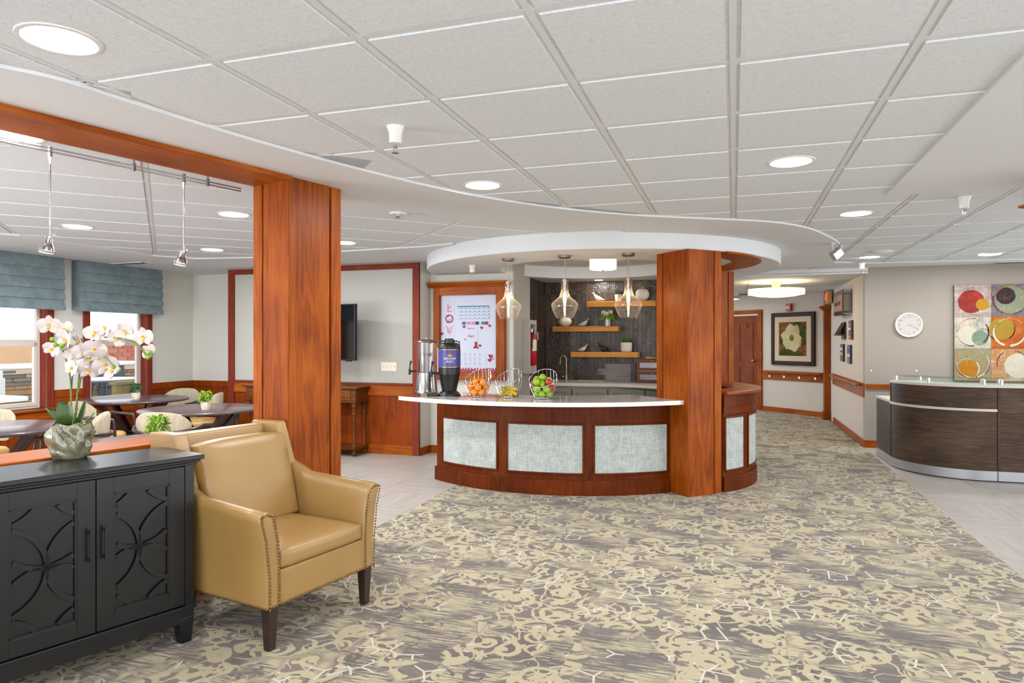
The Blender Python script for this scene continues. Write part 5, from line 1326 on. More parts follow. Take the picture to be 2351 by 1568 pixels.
for k in range(19):
    cx_ = b0x+bwid*(k+.5)/19; m.add([(cx_-bwid/38,-.034,b0z),(cx_+bwid/38,-.034,b0z),(cx_+bwid/38,-.034,b0z+.035),(cx_,-.034,b0z+.062),(cx_-bwid/38,-.034,b0z+.035)], [(0,1,2,3,4)])
bo = part('scalloped_border', m, 'heart', nc)
m = MB()
for k in range(38): m.box(b0x+bwid*(k+.25)/38, b0x+bwid*(k+.7)/38, -.0352, -.0342, b0z+(.010 if k % 2 else .028), b0z+(.020 if k % 2 else .038))
part('border_dots', m, 'paper', bo, kind='stuff')
# ---- fire extinguisher recess
e0_, e1_ = SW.t(1199.5), SW.t(1216); Ye = SW.hit(1208)[1]; ez0, ez1 = ZY(857, Ye), ZY(735, Ye)
t = thing('extinguisher_cabinet', 'narrow beige wall cabinet around the fire extinguisher', 'cabinet', (SW.p[0], SW.p[1], 0), AU)
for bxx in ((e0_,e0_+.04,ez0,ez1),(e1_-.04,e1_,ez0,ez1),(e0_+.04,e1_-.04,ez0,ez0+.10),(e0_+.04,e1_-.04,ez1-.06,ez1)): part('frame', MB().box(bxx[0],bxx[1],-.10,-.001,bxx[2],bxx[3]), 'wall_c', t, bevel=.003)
part('backing', MB().box(e0_+.04, e1_-.04, -.012, -.002, ez0+.10, ez1-.06), 'white', t)
ec_ = (e0_+e1_)/2; q_ = SW.at(ec_, .085)
t = thing('fire_extinguisher', 'red fire extinguisher in its wall cabinet beside the dark tiles', 'fire extinguisher', (q_[0], q_[1], ez0+.11), AU)
hh = ez1-.06-(ez0+.10)
part('cylinder', MB().lathe([(0,0),(.055,0),(.062,.01),(.062,hh*.68),(.05,hh*.76),(.02,hh*.80),(0,hh*.8)], 24), 'red', t, smooth=50)
part('valve', MB().cyl((0,0,0), .018, hh*.79, hh*.88, 12).box(-.02,.06,-.012,.012,hh*.87,hh*.90).box(-.02,.055,-.012,.012,hh*.93,hh*.955), 'chrome', t)
part('label_sheet', MB().lathe([(.0625,hh*.35),(.0625,hh*.62)], 16, a0=-pi*.9, a1=-pi*.1), 'ivory', t); part('inspection_tag', MB().box(.02,.05,-.07,-.068,hh*.62,hh*.8), 'white', t)
part('hose', MB().tube([(-.01,-.02,hh*.86),(-.06,-.03,hh*.8),(-.07,-.02,hh*.55),(-.068,-.02,hh*.4)], .009, 8), 'black', t, smooth=60)
# ================= KITCHENETTE =================
kx1 = KW.t(1560); KD = .62; KZ = .895
kc = thing('worktop', 'pale stone kitchenette worktop against the dark tiles', 'countertop', (KW.p[0], KW.p[1], 0), AV)
pts = [(0,-.012),(0,-KD)]+[(x_, -KD-.0) for x_ in (.4,.8,1.0)]+[(1.0+.9*k/8, -KD-.42*(k/8)**2) for k in range(1,9)]+[(2.4,-KD-.55),(2.4,-.012)]
part('slab', MB().prism(pts, KZ-.04, KZ), 'quartz2', kc, bevel=.004); 
part('backsplash_lip', MB().box(0, 2.3, -.03, -.012, KZ, KZ+.01), 'quartz2', kc)
dw_ = .47
for k in range(4):
    x0 = .01+k*(dw_+.03); u_ = thing('base_cabinet', ['sage green base cabinet under the kitchenette tap','sage green base cabinet right of the kitchenette tap','sage green base cabinet under the bread box','sage green base cabinet hidden behind the column'][k], 'cabinet', (KW.p[0]+V[0]*x0, KW.p[1]+V[1]*x0, 0), AV)
    part('body', MB().box(0, dw_+.03, -KD+.03, -.015, .09, KZ-.04), 'sage', u_)
    part('toe_kick', MB().box(0, dw_+.03, -KD+.10, -.02, 0, .09), 'black', u_)
    d_ = part('door', MB().box(.01, dw_+.015, -KD+.012, -KD+.03, .11, KZ-.075), 'sage', u_, bevel=.002)
    for r4 in ((.01,.065,.11,KZ-.075),(dw_-.04,dw_+.015,.11,KZ-.075),(.065,dw_-.04,.11,.165),(.065,dw_-.04,KZ-.13,KZ-.075)): part('door_frame', MB().box(r4[0], r4[1], -KD, -KD+.012, r4[2], r4[3]), 'sage', d_, bevel=.0015)
def on_kw(px, off): return WallLine(KW.at(0, off), AV).t(px)
def kpos(px, off): 
    t_ = on_kw(px, off); q = KW.at(t_, off); return q
# tap
q = kpos(1300, .30); Yq = q[1]
t = thing('kitchen_tap', 'tall brushed nickel gooseneck tap on the kitchenette worktop', 'tap', (q[0], q[1], KZ), AV)
zt = ZY(816, Yq)-KZ
part('body', MB().cyl((0,0,0), .022, 0, .10, 16).cyl((0,0,0), .028, 0, .01, 16), 'nickel', t, smooth=40)
part('spout', MB().tube([(0,0,.08),(0,0,zt-.07)]+[(-.045+.045*cos(a), 0, zt-.07+.07*sin(a)) for a in [k*pi/8 for k in range(1,9)]]+[(-.09,0,zt-.13)], .011, 10), 'nickel', t, smooth=60)
part('lever', MB().tube([(-.015,-.02,.07),(-.05,-.04,.085)], .008, 8).sph((-.045,-.04,.08), .018), 'nickel', t, smooth=60)
# shelves
def shelf(p0, p1, py0, py1, label):
    D_ = .22; w = WallLine(KW.at(0, D_), AV); t0_, t1_ = w.t(p0), w.t(p1); Ym = KW.at((t0_+t1_)/2, D_)[1]
    z1_, z0_ = ZY(py0, Ym), ZY(py1, Ym); o = part('floating_shelf', MB().box(t0_, t1_, -D_, -.0125, z0_, z1_), 'pine', bevel=.003)
    o.location = (KW.p[0], KW.p[1], 0); o.rotation_euler = (0,0,AV); tag(o, label, 'shelf', 'thick pine shelves on the dark tiles'); return z1_
s1 = shelf(1347, 1503, 691, 704, 'thick pine shelf on the dark tiles, topmost of three')
s2 = shelf(1268.5, 1418, 749, 761, 'thick pine shelf on the dark tiles, middle height, farthest left')
s3 = shelf(1310, 1464, 808, 820, 'thick pine shelf on the dark tiles, lowest of three')
def bird(px, z, s_, flip, mat, label):
    q = kpos(px, .13); t = thing('bird_figurine', label, 'figurine', (q[0], q[1], z), AV+(pi if flip else 0), 'ceramic birds on the shelves')
    secs = [(-.085,.022,.003,.004),(-.06,.027,.010,.010),(-.03,.036,.022,.024),(0,.042,.030,.034),(.025,.052,.030,.034),(.042,.072,.022,.026),(.05,.092,.018,.020),(.055,.108,.015,.014),(.058,.118,.006,.006)]
    vs = []; fs = []; n_ = 12
    for (x, z_, ry, rz) in secs:
        for k in range(n_): a = 2*pi*k/n_; vs.append((x*s_, ry*s_*cos(a), max(0, (z_+rz*sin(a)))*s_))
    for i in range(len(secs)-1):
        for k in range(n_): fs.append((i*n_+k, i*n_+(k+1)%n_, (i+1)*n_+(k+1)%n_, (i+1)*n_+k))
    fs += [tuple(range(n_)), tuple(range((len(secs)-1)*n_, len(secs)*n_))]
    part('body', MB().add(vs, fs), mat, t, smooth=80); part('beak', MB().cyl((0,0,0), .005*s_, 0, .018*s_, 8, .0005, Matrix.Translation((.066*s_,0,.107*s_)) @ Matrix.Rotation(pi/2, 4, 'Y')), mat, t)
bird(1373, s1, 1.15, True, 'birdw', 'white ceramic bird on the topmost pine shelf')
bird(1341, s2, 1.0, False, 'birdw', 'white ceramic bird on the middle pine shelf')
bird(1339, s3, 1.0, False, 'birdw', 'white ceramic bird on the lowest pine shelf')
bird(1384, s3, 1.05, True, 'darkc', 'black ceramic bird on the lowest pine shelf')
def pumpkin(px, z, rx, rz, label, stem=True):
    q = kpos(px, .12); t = thing('ceramic_pumpkin', label, 'ornament', (q[0], q[1], z), AV); vs = []; fs = []; n_, m_ = 40, 14
    for i in range(m_+1):
        a = -pi/2+pi*i/m_
        for j in range(n_): th = 2*pi*j/n_; lob = .9+.1*abs(sin(2.5*th)); r = rx*cos(a)*lob*(1-.0); vs.append((r*cos(th), r*sin(th), rz+rz*sin(a)*(1-.22*max(0, sin(a))**6*(1))))
    for i in range(m_):
        for j in range(n_): fs.append((i*n_+j, i*n_+(j+1)%n_, (i+1)*n_+(j+1)%n_, (i+1)*n_+j))
    part('body', MB().add(vs, fs), 'ceram', t, smooth=80)
    if stem: part('stem', MB().tube([(0,0,rz*1.6),(0,0,rz*1.95),(.02,0,rz*2.15)], [.012,.009,.007], 8), 'pine', t, smooth=60)
pumpkin(1297, s2, .105, .075, 'cream lobed pumpkin ornament on the middle pine shelf', True)
pumpkin(1475, s1, .10, .095, 'cream apple shaped ornament with a golden stem on the top pine shelf')
def rosette(parent, c, r, n_, w, mat='succ', up=.7):
    for k in range(n_):
        a = k*2.399; q = (k+1)/n_; el = up+(1-q)*.7; L_ = r*(.7+.3*q); m = MB(); vs = []; fs = []
        for i in range(5):
            t_ = i/4; wd = w*(1-t_**1.6)*(.6+.4*sin(pi*min(1,t_+.3))); rr = L_*t_*cos(el*1.0); zz = L_*t_*sin(el)-.1*L_*t_*t_
            for s_ in (-1,0,1): vs.append((c[0]+rr*cos(a)-s_*wd*sin(a), c[1]+rr*sin(a)+s_*wd*cos(a), c[2]+zz-(w*.5 if s_ == 0 else 0)))
        for i in range(4): b_ = i*3; fs += [(b_,b_+1,b_+4,b_+3),(b_+1,b_+2,b_+5,b_+4)]
        part('leaf', m.add(vs, fs), mat, parent, smooth=60)
q = kpos(1438, .13); t = thing('potted_succulent', 'spiky green succulent in a two tone cream pot on the lowest pine shelf', 'plant', (q[0], q[1], s3))
part('pot', MB().lathe([(0,0),(.062,0),(.075,.012),(.08,.06)], 28), 'ceram', t, smooth=50); part('pot_upper', MB().lathe([(.08,.06),(.082,.135),(.074,.135),(.07,.12),(0,.12)], 28), 'birdw', t, smooth=50)
rosette(t, (0,0,.125), .13, 26, .016, 'succ', .6)
q = kpos(1420, .12); t = thing('potted_succulent', 'small pale succulent in a cream pot on the top pine shelf behind the pendant', 'plant', (q[0], q[1], s1))
part('pot', MB().lathe([(0,0),(.045,0),(.055,.10),(.048,.10),(.045,.09),(0,.09)], 24), 'ceram', t, smooth=50); rosette(t, (0,0,.09), .10, 18, .013, 'orleaf', .4)
q = kpos(1395, .16); t = thing('flower_vase', 'glass vase of white blooms and green leaves on the middle pine shelf', 'vase', (q[0], q[1], s2))
part('vase', MB().lathe([(0,0),(.05,0),(.052,.11),(.049,.11),(.047,.006),(0,.006)], 24), 'glass', t, smooth=50)
m = MB(); bush(m, (0,0,.09), .09, .11, 220, .045); part('foliage', m, 'lime', t, kind='stuff')
for k in range(6):
    a = k*1.05; c_ = Vector((.065*cos(a)*(k > 0), .05*sin(a)-.03, .155+.02*(k % 2))); m = MB()
    for b in range(9):
        X = Matrix.Translation(c_) @ Matrix.Rotation(b*2.4, 4, 'Z') @ Matrix.Rotation(radians(28+b*7), 4, 'X'); petal(m, X, .045, .04, .9)
    part('bloom', m, 'birdw', t, smooth=80)
m = MB()
for k in range(6): m.tube([(0,0,.01),(.03*cos(k),.03*sin(k),.13)], .002, 5)
part('stems', m, 'stem', t)
# cutting board
q = kpos(1447, .055); t_0 = WallLine(KW.at(0,.06), AV)
x0_, xh, x1_, x2_ = t_0.t(1372), t_0.t(1389), t_0.t(1448), t_0.t(1459); zbt, zbb = ZY(835.5, 9.7), KZ+.001
t = thing('cutting_board', 'grey wooden cutting board with handle and dark end strip leaning on the tiles', 'cutting board', (KW.p[0], KW.p[1], 0), AV)
zm = (zbt+zbb)/2+.0
part('board', MB().prism([(xh,zbb),(x1_,zbb),(x1_,zbt),(xh,zbt),(xh,zm+.055),(x0_+.01,zm+.055),(x0_,zm+.045),(x0_,zm-.025),(x0_+.01,zm-.035),(xh,zm-.035)], -.02, 0, Matrix.Translation((0,-.065,0)) @ Matrix.Rotation(pi/2, 4, 'X')), 'graywood', t)
for o in t.children: o.location = (0, .02, 0)
part('end_strip', MB().box(x1_, x2_, -.067, -.045, zbb, zbt), 'espresso', t)
me = textmesh('BITES', .055, .0006, 'tipdark'); o = link('lettering', me, t); o.location = ((x1_+x2_)/2, -.068, (zbb+zbt)/2-.03); o.rotation_euler = (pi/2, radians(-90), 0)
part('hanging_cord', MB().tube([(x0_+.035,-.07,zm+.01),(x0_+.04,-.075,zm-.06),(x0_+.05,-.07,zm-.10),(x0_+.035,-.07,zm-.06)], .003, 6), 'tipdark', t)
part('hang_hole', MB().cyl((0,0,0), .010, -.003, .003, 12, X=Matrix.Translation((x0_+.035,-.068,zm+.01)) @ Matrix.Rotation(pi/2, 4, 'X')), 'tipdark', t)
# bread box
t_1 = WallLine(KW.at(0,.30), AV); x0_ = t_1.t(1460); Yx = KW.at(x0_,.30)[1]; zt_, zb_ = ZY(825, Yx), KZ
t = thing('bread_box', 'brown wooden bread box with two ribbed glass doors on the worktop', 'bread box', (KW.p[0], KW.p[1], 0), AV)
part('case', MB().box(x0_, x0_+.55, -.28, -.02, zb_, zt_), 'espresso', t, bevel=.004)
M['cabwood'] = wood('bread_box_wood', '#4b2a1b', '#6b412c', '#80533a', 'x', .4)
hz = (zt_-zb_)/2
t2 = NT('ribbed_glass'); v = t2.obj(); f = t2.math('SINE', t2.math('MULTIPLY', t2.n('ShaderNodeSeparateXYZ').outputs[0], 1)); sp = t2.n('ShaderNodeSeparateXYZ'); t2.put(sp.inputs[0], v)
f = t2.math('SINE', t2.math('MULTIPLY', sp.outputs[0], 900)); t2.set(col=lin('#8c8690'), rough=.15, coat=.5); t2.bump(f, .5, .003); M['ribbed'] = t2.m
for k in range(2):
    za, zc_ = zb_+.012+k*hz, zb_+hz-.006+k*hz
    d_ = part('door', MB().box(x0_+.012, x0_+.53, -.294, -.28, za, za+.035).box(x0_+.012, x0_+.53, -.294, -.28, zc_-.04, zc_).box(x0_+.012, x0_+.05, -.294, -.28, za+.035, zc_-.04).box(x0_+.49, x0_+.53, -.294, -.28, za+.035, zc_-.04), 'cabwood', t, bevel=.002)
    part('pane', MB().box(x0_+.05, x0_+.49, -.288, -.281, za+.035, zc_-.04), 'ribbed', d_); part('knob', MB().sph((x0_+.22,-.302,zc_-.02), .010, 10, 8), 'brass', d_, smooth=60)
q = kpos(1500, .2); t = thing('wooden_spoon', 'wooden spoon lying on top of the bread box', 'spoon', (q[0], q[1], zt_+.012), AV+.05)
part('bowl', MB().sph((-.06,0,0.006), .045, 16, 10, (1.2,.75,.4)), 'pine', t, smooth=80); part('handle', MB().tube([(-.02,0,.008),(.10,0,.004),(.3,0,.0)], [.013,.009,.010], 8), 'pine', t, smooth=60)
# ================= RIGHT SIDE =================
# reception desk
CD, RD = (5.228,7.88), .7687
d0 = atan2(8.08-CD[1], 4.485-CD[0]); d1 = atan2(7.13-CD[1], 5.066-CD[0])
if d0 < 0: d0 += 2*pi
if d1 < 0: d1 += 2*pi
dk = thing('reception_desk', 'curved brown laminate reception desk with silver kick plate', 'desk', (0,0,0))
ZD = .985
arcp('curved_front', CD, RD-.05, RD, d1, d0, .115, ZD, 'desk', dk, 32); arcp('kick_plate', CD, RD-.05, RD+.004, d1, d0, .012, .112, 'alu', dk, 32); arcp('plinth', CD, RD-.06, RD-.01, d1, d0, 0, .012, 'black', dk, 32)
arcp('band', CD, RD-.01, RD+.012, d1, d0, .735, .762, 'ledge', dk, 32, bevel=.002)
for aa_ in (d0-.012, d1+.02): arcp('corner_strip', CD, RD, RD+.006, aa_-.012, aa_+.012, .115, ZD, 'desk', dk, 2)
P1 = (CD[0]+RD*cos(d1), CD[1]+RD*sin(d1)); P0 = (CD[0]+RD*cos(d0), CD[1]+RD*sin(d0))
s_ = part('straight_front', MB().box(0, 2.0, 0, .05, .115, ZD), 'desk', dk, loc=(P1[0]+.006,P1[1],0), rotz=AV)
part('kick_plate', MB().box(.008, 2.0, -.004, .05, .012, .112), 'alu', dk, loc=(P1[0]+.006,P1[1],0), rotz=AV)
part('plinth', MB().box(0, 2.0, .01, .05, 0, .012), 'black', dk, loc=(P1[0]+.006,P1[1],0), rotz=AV)
# transaction top following the front
pts = []
for j in range(25): a = d0+(d1-d0)*j/24; pts.append((CD[0]+(RD+.012)*cos(a), CD[1]+(RD+.012)*sin(a)))
pts += [(P1[0]+V[0]*2, P1[1]+V[1]*2-.012), (P1[0]+V[0]*2+U[0]*.32, P1[1]+V[1]*2+U[1]*.32), (P1[0]+U[0]*.32+.10, P1[1]+U[1]*.32)]
for j in range(9): a = d1+(d0-d1)*j/8*.8-.0; a = d1-.35+(d0-d1+.3)*j/8; pts.append((CD[0]+(RD-.34)*cos(a), CD[1]+(RD-.34)*sin(a)))
part('transaction_top', MB().prism(pts, ZD, ZD+.028), 'ledge', dk, bevel=.003)
gp = [((p[0]-CD[0])*1.0+CD[0], (p[1]-CD[1])*1.0+CD[1]) for p in pts]; part('glass_shelf', MB().prism(gp, ZD+.085, ZD+.093), 'gglass', dk)
m0 = [cang(x_, CD, RD-.06)[0] for x_ in (2058, 2132)]
sp_ = [(CD[0]+(RD-.06)*cos(a), CD[1]+(RD-.06)*sin(a)) for a in m0]+[(CD[0]+(RD-.26)*cos(m0[0]+.25), CD[1]+(RD-.26)*sin(m0[0]+.25))]+[(P1[0]+V[0]*x_+U[0]*y_, P1[1]+V[1]*x_+U[1]*y_) for x_, y_ in ((-.10,.06),(.06,.06),(-.06,.25),(.10,.25),(1.2,.06))]
for q in sp_: part('standoff', MB().cyl((q[0],q[1],0), .016, ZD+.028, ZD+.085, 16), 'chrome', dk, smooth=40)
# side wing
wd = (4.70-P0[0], 8.80-P0[1]); wl = sqrt(wd[0]**2+wd[1]**2); wa = atan2(wd[1], wd[0])
part('side_panel', MB().box(0, wl, -.03, 0, .115, .745), 'desk', dk, loc=(P0[0],P0[1],0), rotz=wa); part('side_kick_plate', MB().box(0, wl, -.034+.03, .004, .012, .112), 'alu', dk, loc=(P0[0],P0[1],0), rotz=wa)
part('work_surface', MB().box(0, wl, -.75, .008, .745, .775), 'ledge', dk, loc=(P0[0],P0[1],0), rotz=wa, bevel=.002)
# clock
tc, Yc, zc = RB.hit(2085.5, 746, .02); Yc = RB.hit(2085.5)[1]
q = RB.at(RB.t(2085.5), .0); t = thing('wall_clock', 'round white wall clock on the taupe wall', 'clock', (q[0], q[1], ZY(746, q[1])), AV)
X = Matrix.Rotation(pi/2, 4, 'X'); rc = .168
part('case', MB().lathe([(0,.0),(rc,.0),(rc,.035),(rc-.006,.042),(rc-.018,.038),(rc-.020,.030)], 48, X=X), 'white', t, smooth=40); part('dial', MB().cyl((0,0,0), rc-.018, .024, .030, 48, X=X), 'dial', t)
for k in range(12):
    a = radians(90-30*(k+1)); me = textmesh(str(k+1), .042, .001, 'ink'); o = link('numeral', me, t); o.location = (.118*cos(a), -.032, .118*sin(a)); o.rotation_euler = (pi/2,0,0)
def hand(a, l, w): 
    a = radians(90-a); part('hand', MB().add([(-w*sin(a),-.036,w*cos(a)),(w*sin(a),-.036,-w*cos(a)),(l*cos(a)+w*.4*sin(a),-.036,l*sin(a)-w*.4*cos(a)),(l*cos(a)-w*.4*sin(a),-.036,l*sin(a)+w*.4*cos(a))], [(0,1,2,3)]), 'alu', t)
hand(74, .075, .005); hand(112, .115, .004); part('hub', MB().cyl((0,0,0), .008, .03, .04, 12, X=X), 'brass', t)
# abstract canvas
ta_ = RB.t(2188.5); Ya = RB.hit(2188.5)[1]; za1, za0 = ZY(655.5, Ya), ZY(873, Ya)
AWd = za1-za0; q = RB.at(ta_, 0); t = thing('canvas_painting', 'square abstract canvas of coloured circles in six and more fields behind the desk', 'painting', (q[0], q[1], za0), AV)
def paint(name, c1, c2, sc=(3,3,3), c3=None):
    n_ = NT(name); v = n_.obj(); f = n_.noise(n_.mapping(v, (2.2,2.2,5)), 2.2, 5, .7, .6); st = n_.noise(n_.mapping(v, (30,30,3)), 1.5, 3, .7)
    f = n_.math('ADD', n_.math('MULTIPLY', f, .65), n_.math('MULTIPLY', st, .35))
    dk_ = lambda h_: tuple([q_*.72 for q_ in lin(h_)[:3]]+[1])
    n_.set(col=n_.ramp(f, [(.36, dk_(c1)), (.5, dk_(c3 or c1)), (.62, dk_(c2))]), rough=.7, spec=.2); n_.bump(st, .1, .002); M[name] = n_.m; return name
part('canvas', MB().box(0, AWd, -.04, -.001, 0, AWd), paint('paint_edge', '#8a8158', '#a89a6a'), t)
cs_ = AWd/3
fields = [[('#9a8a86','#d2c6be','#b7a39a'),('#6b6470','#9a8a78','#7c7078'),('#b0623a','#c9a77a','#a58f84')],
          [('#7e8490','#dccdb2','#c9bda8'),('#a84f1e','#cf8030','#b55f24'),('#8a9078','#c9bfa6','#a59b80')],
          [('#8f8f66','#b06a34','#a09a74'),('#c9a886','#dccab2','#c08448'),('#7e8490','#b5b0a0','#9a8f80')]]
for r_ in range(3):
    for c_ in range(3):
        f_ = fields[r_][c_]; part('painted_field', MB().box(c_*cs_+.002, (c_+1)*cs_-.002, -.0425, -.040, AWd-(r_+1)*cs_+.002, AWd-r_*cs_-.002), paint('paint_field', f_[0], f_[1], c3=f_[2]), t)
def disc(cx, cz, r, mat, y=.0435, name='painted_disc', sy=1.0, clip=None):
    n_ = 40; m = MB(); vs = [(cx, -y, cz)]+[(max(0, min(AWd, cx+r*(1+.015*sin(5*k)+.01*sin(11*k))*cos(2*pi*k/n_))), -y, cz+sy*r*(1+.015*sin(3*k))*sin(2*pi*k/n_)) for k in range(n_)]
    m.add(vs, [(0, k+1, (k+1)%n_+1) for k in range(n_)]); part(name, m, mat, t)
def ringp(cx, cz, r, w, mat, gaps=.25, y=.046, seed=1, a0=0, a1=360, sx=1.0):
    Q = random.Random(seed); m = MB(); n_ = 90; ph = Q.uniform(0,6)
    for k in range(n_):
        a, b = radians(a0+(a1-a0)*k/n_), radians(a0+(a1-a0)*(k+1)/n_)
        if .5+.5*sin(a*3+ph)+Q.uniform(-.15,.15) < gaps: continue
        wa_ = w*(.6+.5*sin(a+ph)); q4 = [(cx+(r+s1_*wa_)*sx*cos(aa2), cz+(r+s1_*wa_)*sin(aa2)) for aa2 in (a, b) for s1_ in (-.5,.5)]
        if any(p[0] < 0 or p[0] > AWd or p[1] < 0 or p[1] > AWd for p in q4): continue
        m.add([(p[0], -y, p[1]) for p in q4], [(0,1,3,2)])
    part('brushed_ring', m, mat, t, kind='stuff')
paint('p_red', '#7e2a22', '#b8402a', c3='#95302a'); paint('p_yel', '#b5861e', '#c99a2c'); paint('p_dk', '#2e2024', '#6e5238', c3='#3c2a2c'); paint('p_sage', '#8a9076', '#a5a78c'); paint('p_gold', '#8f7a2a', '#b8782a', c3='#a88a30'); paint('p_grn', '#7d9078', '#97a688'); paint('p_amb', '#b87a18', '#d08c20'); paint('p_cream', '#d6ccb6', '#e2dac8'); paint('p_black', '#2c2622', '#3a332c'); paint('p_cr2', '#d9d2b8', '#e6e0cc')
g = cs_
disc(.46*g, AWd-.52*g, .36*g, 'p_red'); disc(.76*g, AWd-.62*g, .18*g, 'p_yel', .0445); ringp(.60*g, AWd-.50*g, .44*g, .02*g, 'p_red', .45, seed=3)
disc(1.52*g, AWd-.48*g, .42*g, 'p_sage'); ringp(1.52*g, AWd-.48*g, .43*g, .045*g, 'p_amb', .15, seed=4); ringp(1.50*g, AWd-.48*g, .45*g, .02*g, 'p_black', .3, .0465, seed=5); disc(1.38*g, AWd-.36*g, .26*g, 'p_dk', .0445)
disc(.36*g, AWd-1.60*g, .30*g, 'p_cream'); disc(.70*g, AWd-1.66*g, .23*g, 'p_grn', .0445); ringp(.50*g, AWd-1.48*g, .43*g, .03*g, 'p_black', .2, seed=7)
disc(1.28*g, AWd-1.38*g, .34*g, 'p_gold'); ringp(1.26*g, AWd-1.38*g, .36*g, .03*g, 'p_black', .3, seed=9); ringp(1.48*g, AWd-1.48*g, .42*g, .06*g, 'p_cr2', .1, .0468, seed=10)
disc(.38*g, AWd-2.62*g, .27*g, 'p_amb'); ringp(.50*g, AWd-2.46*g, .44*g, .035*g, 'p_cr2', .0, seed=11); ringp(.50*g, AWd-2.46*g, .455*g, .03*g, 'p_red', .6, .0468, seed=12); ringp(.36*g, AWd-2.62*g, .31*g, .035*g, 'p_cr2', .3, .047, seed=13)
disc(1.72*g, AWd-2.52*g, .38*g, 'p_cream', sy=1.0); ringp(1.55*g, AWd-2.45*g, .40*g, .02*g, 'p_black', .45, seed=15)
disc(2.5*g, AWd-.5*g, .38*g, 'p_amb'); disc(2.5*g, AWd-1.5*g, .36*g, 'p_sage'); disc(2.5*g, AWd-2.5*g, .36*g, 'p_red')
# wall screws
for a_, b_ in ((2000,851),(2104,851)):
    q = RB.at(RB.t(a_), .0); o = part('wall_plug', MB().cyl((0,0,0), .012, 0, .006, 10, X=Matrix.Rotation(pi/2, 4, 'X')), 'white', loc=(q[0], q[1], ZY(b_, q[1])), rotz=AV); tag(o, 'small white wall plug %s above the chair rail' % ('near the passage corner' if a_ < 2050 else 'just left of the reception desk'), 'wall plug')
# chair rail behind desk
o = struct('trim_4', MB().box(.01, RB.t(2120), -.03, -.001, ZY(894, 9.3), ZY(883, 9.3)), 'cherry_x', label='cherry chair rail on the taupe wall behind the desk', bevel=.006); o.location = (RB.p[0], RB.p[1], 0); o.rotation_euler = (0,0,AV); o['category'] = 'trim'
# handrails
def handrail(wl, t0, t1, z, label, nb):
    t = thing('handrail', label, 'handrail', (wl.p[0], wl.p[1], 0), wl.a, 'cherry passage handrails')
    part('backboard', MB().box(t0, t1, -.022, -.001, z-.165, z+.01), 'cherry_x', t, bevel=.003)
    part('rail', MB().box(t0+.10, t1-.06, -.10, -.055, z-.02, z+.022), 'cherry_x', t, bevel=.012, seg=3)
    part('top_cap', MB().box(t0, t1, -.035, -.001, z+.01, z+.028), 'cherry_x', t, bevel=.004)
    for k in range(nb):
        x = t0+.22+(t1-t0-.45)*k/(nb-1); part('bracket', MB().tube([(x,-.02,z-.09),(x,-.06,z-.08),(x,-.078,z-.02)], .007, 8).cyl((0,0,0), .022, 0, .008, 12, X=Matrix.Translation((x,-.02,z-.09)) @ Matrix.Rotation(pi/2, 4, 'X')), 'chrome', t, smooth=50)
zr = ZY(848, 14.5)
handrail(PW, PW.t(1750), PW.t(1897), ZY(858, PW.hit(1820)[1])+.02, 'cherry handrail below the flower picture', 4)
handrail(EA, EA.t(1914), -.02, ZY(884, 9.55), 'cherry handrail on the passage wall left of the desk', 5)
# magnolia picture
f0_, f1_ = PW.t(1773.5), PW.t(1873.5); Yf = PW.hit(1823)[1]; fz1, fz0 = ZY(717, Yf-.05), ZY(839, Yf-.05)
t = thing('framed_picture', 'framed picture of a cream magnolia bloom on the far passage wall', 'picture', (PW.p[0], PW.p[1], 0), PW.a)
M['gold'] = plain('gold_lip', '#7a4f1c', .35, .6)
fw = .085
for bxx in ((f0_,f0_+fw,fz0,fz1),(f1_-fw,f1_,fz0,fz1),(f0_+fw,f1_-fw,fz0,fz0+fw),(f0_+fw,f1_-fw,fz1-fw,fz1)): part('frame', MB().box(bxx[0],bxx[1],-.05,-.001,bxx[2],bxx[3]), 'frame', t, bevel=.012)
part('gold_lip', MB().box(f0_+fw-.012,f1_-fw+.012,-.032,-.02,fz0+fw-.012,fz1-fw+.012), 'gold', t); part('mount', MB().box(f0_+fw,f1_-fw,-.034,-.02,fz0+fw,fz1-fw), plain('mount_board', '#d3bda4', .7), t)
mw = .115; x0_, x1_, z0_, z1_ = f0_+fw+mw, f1_-fw-mw, fz0+fw+mw*.95, fz1-fw-mw*.95
part('print', MB().box(x0_, x1_, -.036, -.034, z0_, z1_), paint('print_ground', '#6b3c14', '#a8702c', c3='#8c5a24'), t)
W_, H_ = x1_-x0_, z1_-z0_
paint('print_leaf', '#3f4418', '#66682c'); paint('print_petal_shade', '#c4b076', '#e0d0a0', c3='#d4c48e'); paint('print_petal', '#d9c88e', '#efe4bd', c3='#e6d8a6')
def pleaf(cx, cz, L_, wd, ang, mat, y, nm):
    n_ = 16; a = radians(ang); pts = []
    for k in range(n_): b = 2*pi*k/n_; u_ = L_*(.5-.5*cos(b)); w_ = wd*sin(b)*(sin(pi*min(1,(.5-.5*cos(b))*.85+.12)))**.6; pts.append((min(x1_, max(x0_, x0_+W_*cx+u_*cos(a)-w_*sin(a))), -y, min(z1_, max(z0_, z0_+H_*cz+u_*sin(a)+w_*cos(a)))))
    part(nm, MB().add(pts, [tuple(range(n_))]), mat, t)
for a_ in ((.55,.95,.42,.10,-25,'print_leaf',.0368,'leaf'),(.65,1.0,.4,.1,-60,'print_leaf',.0366,'leaf'),(.0,.02,.40,.10,20,'print_leaf',.0368,'leaf'),(.35,.0,.40,.09,5,'print_leaf',.0366,'leaf'),(.0,.42,.2,.07,0,'print_leaf',.0366,'leaf'),(.80,.30,.3,.05,30,'print_leaf',.0366,'leaf')): pleaf(*a_)
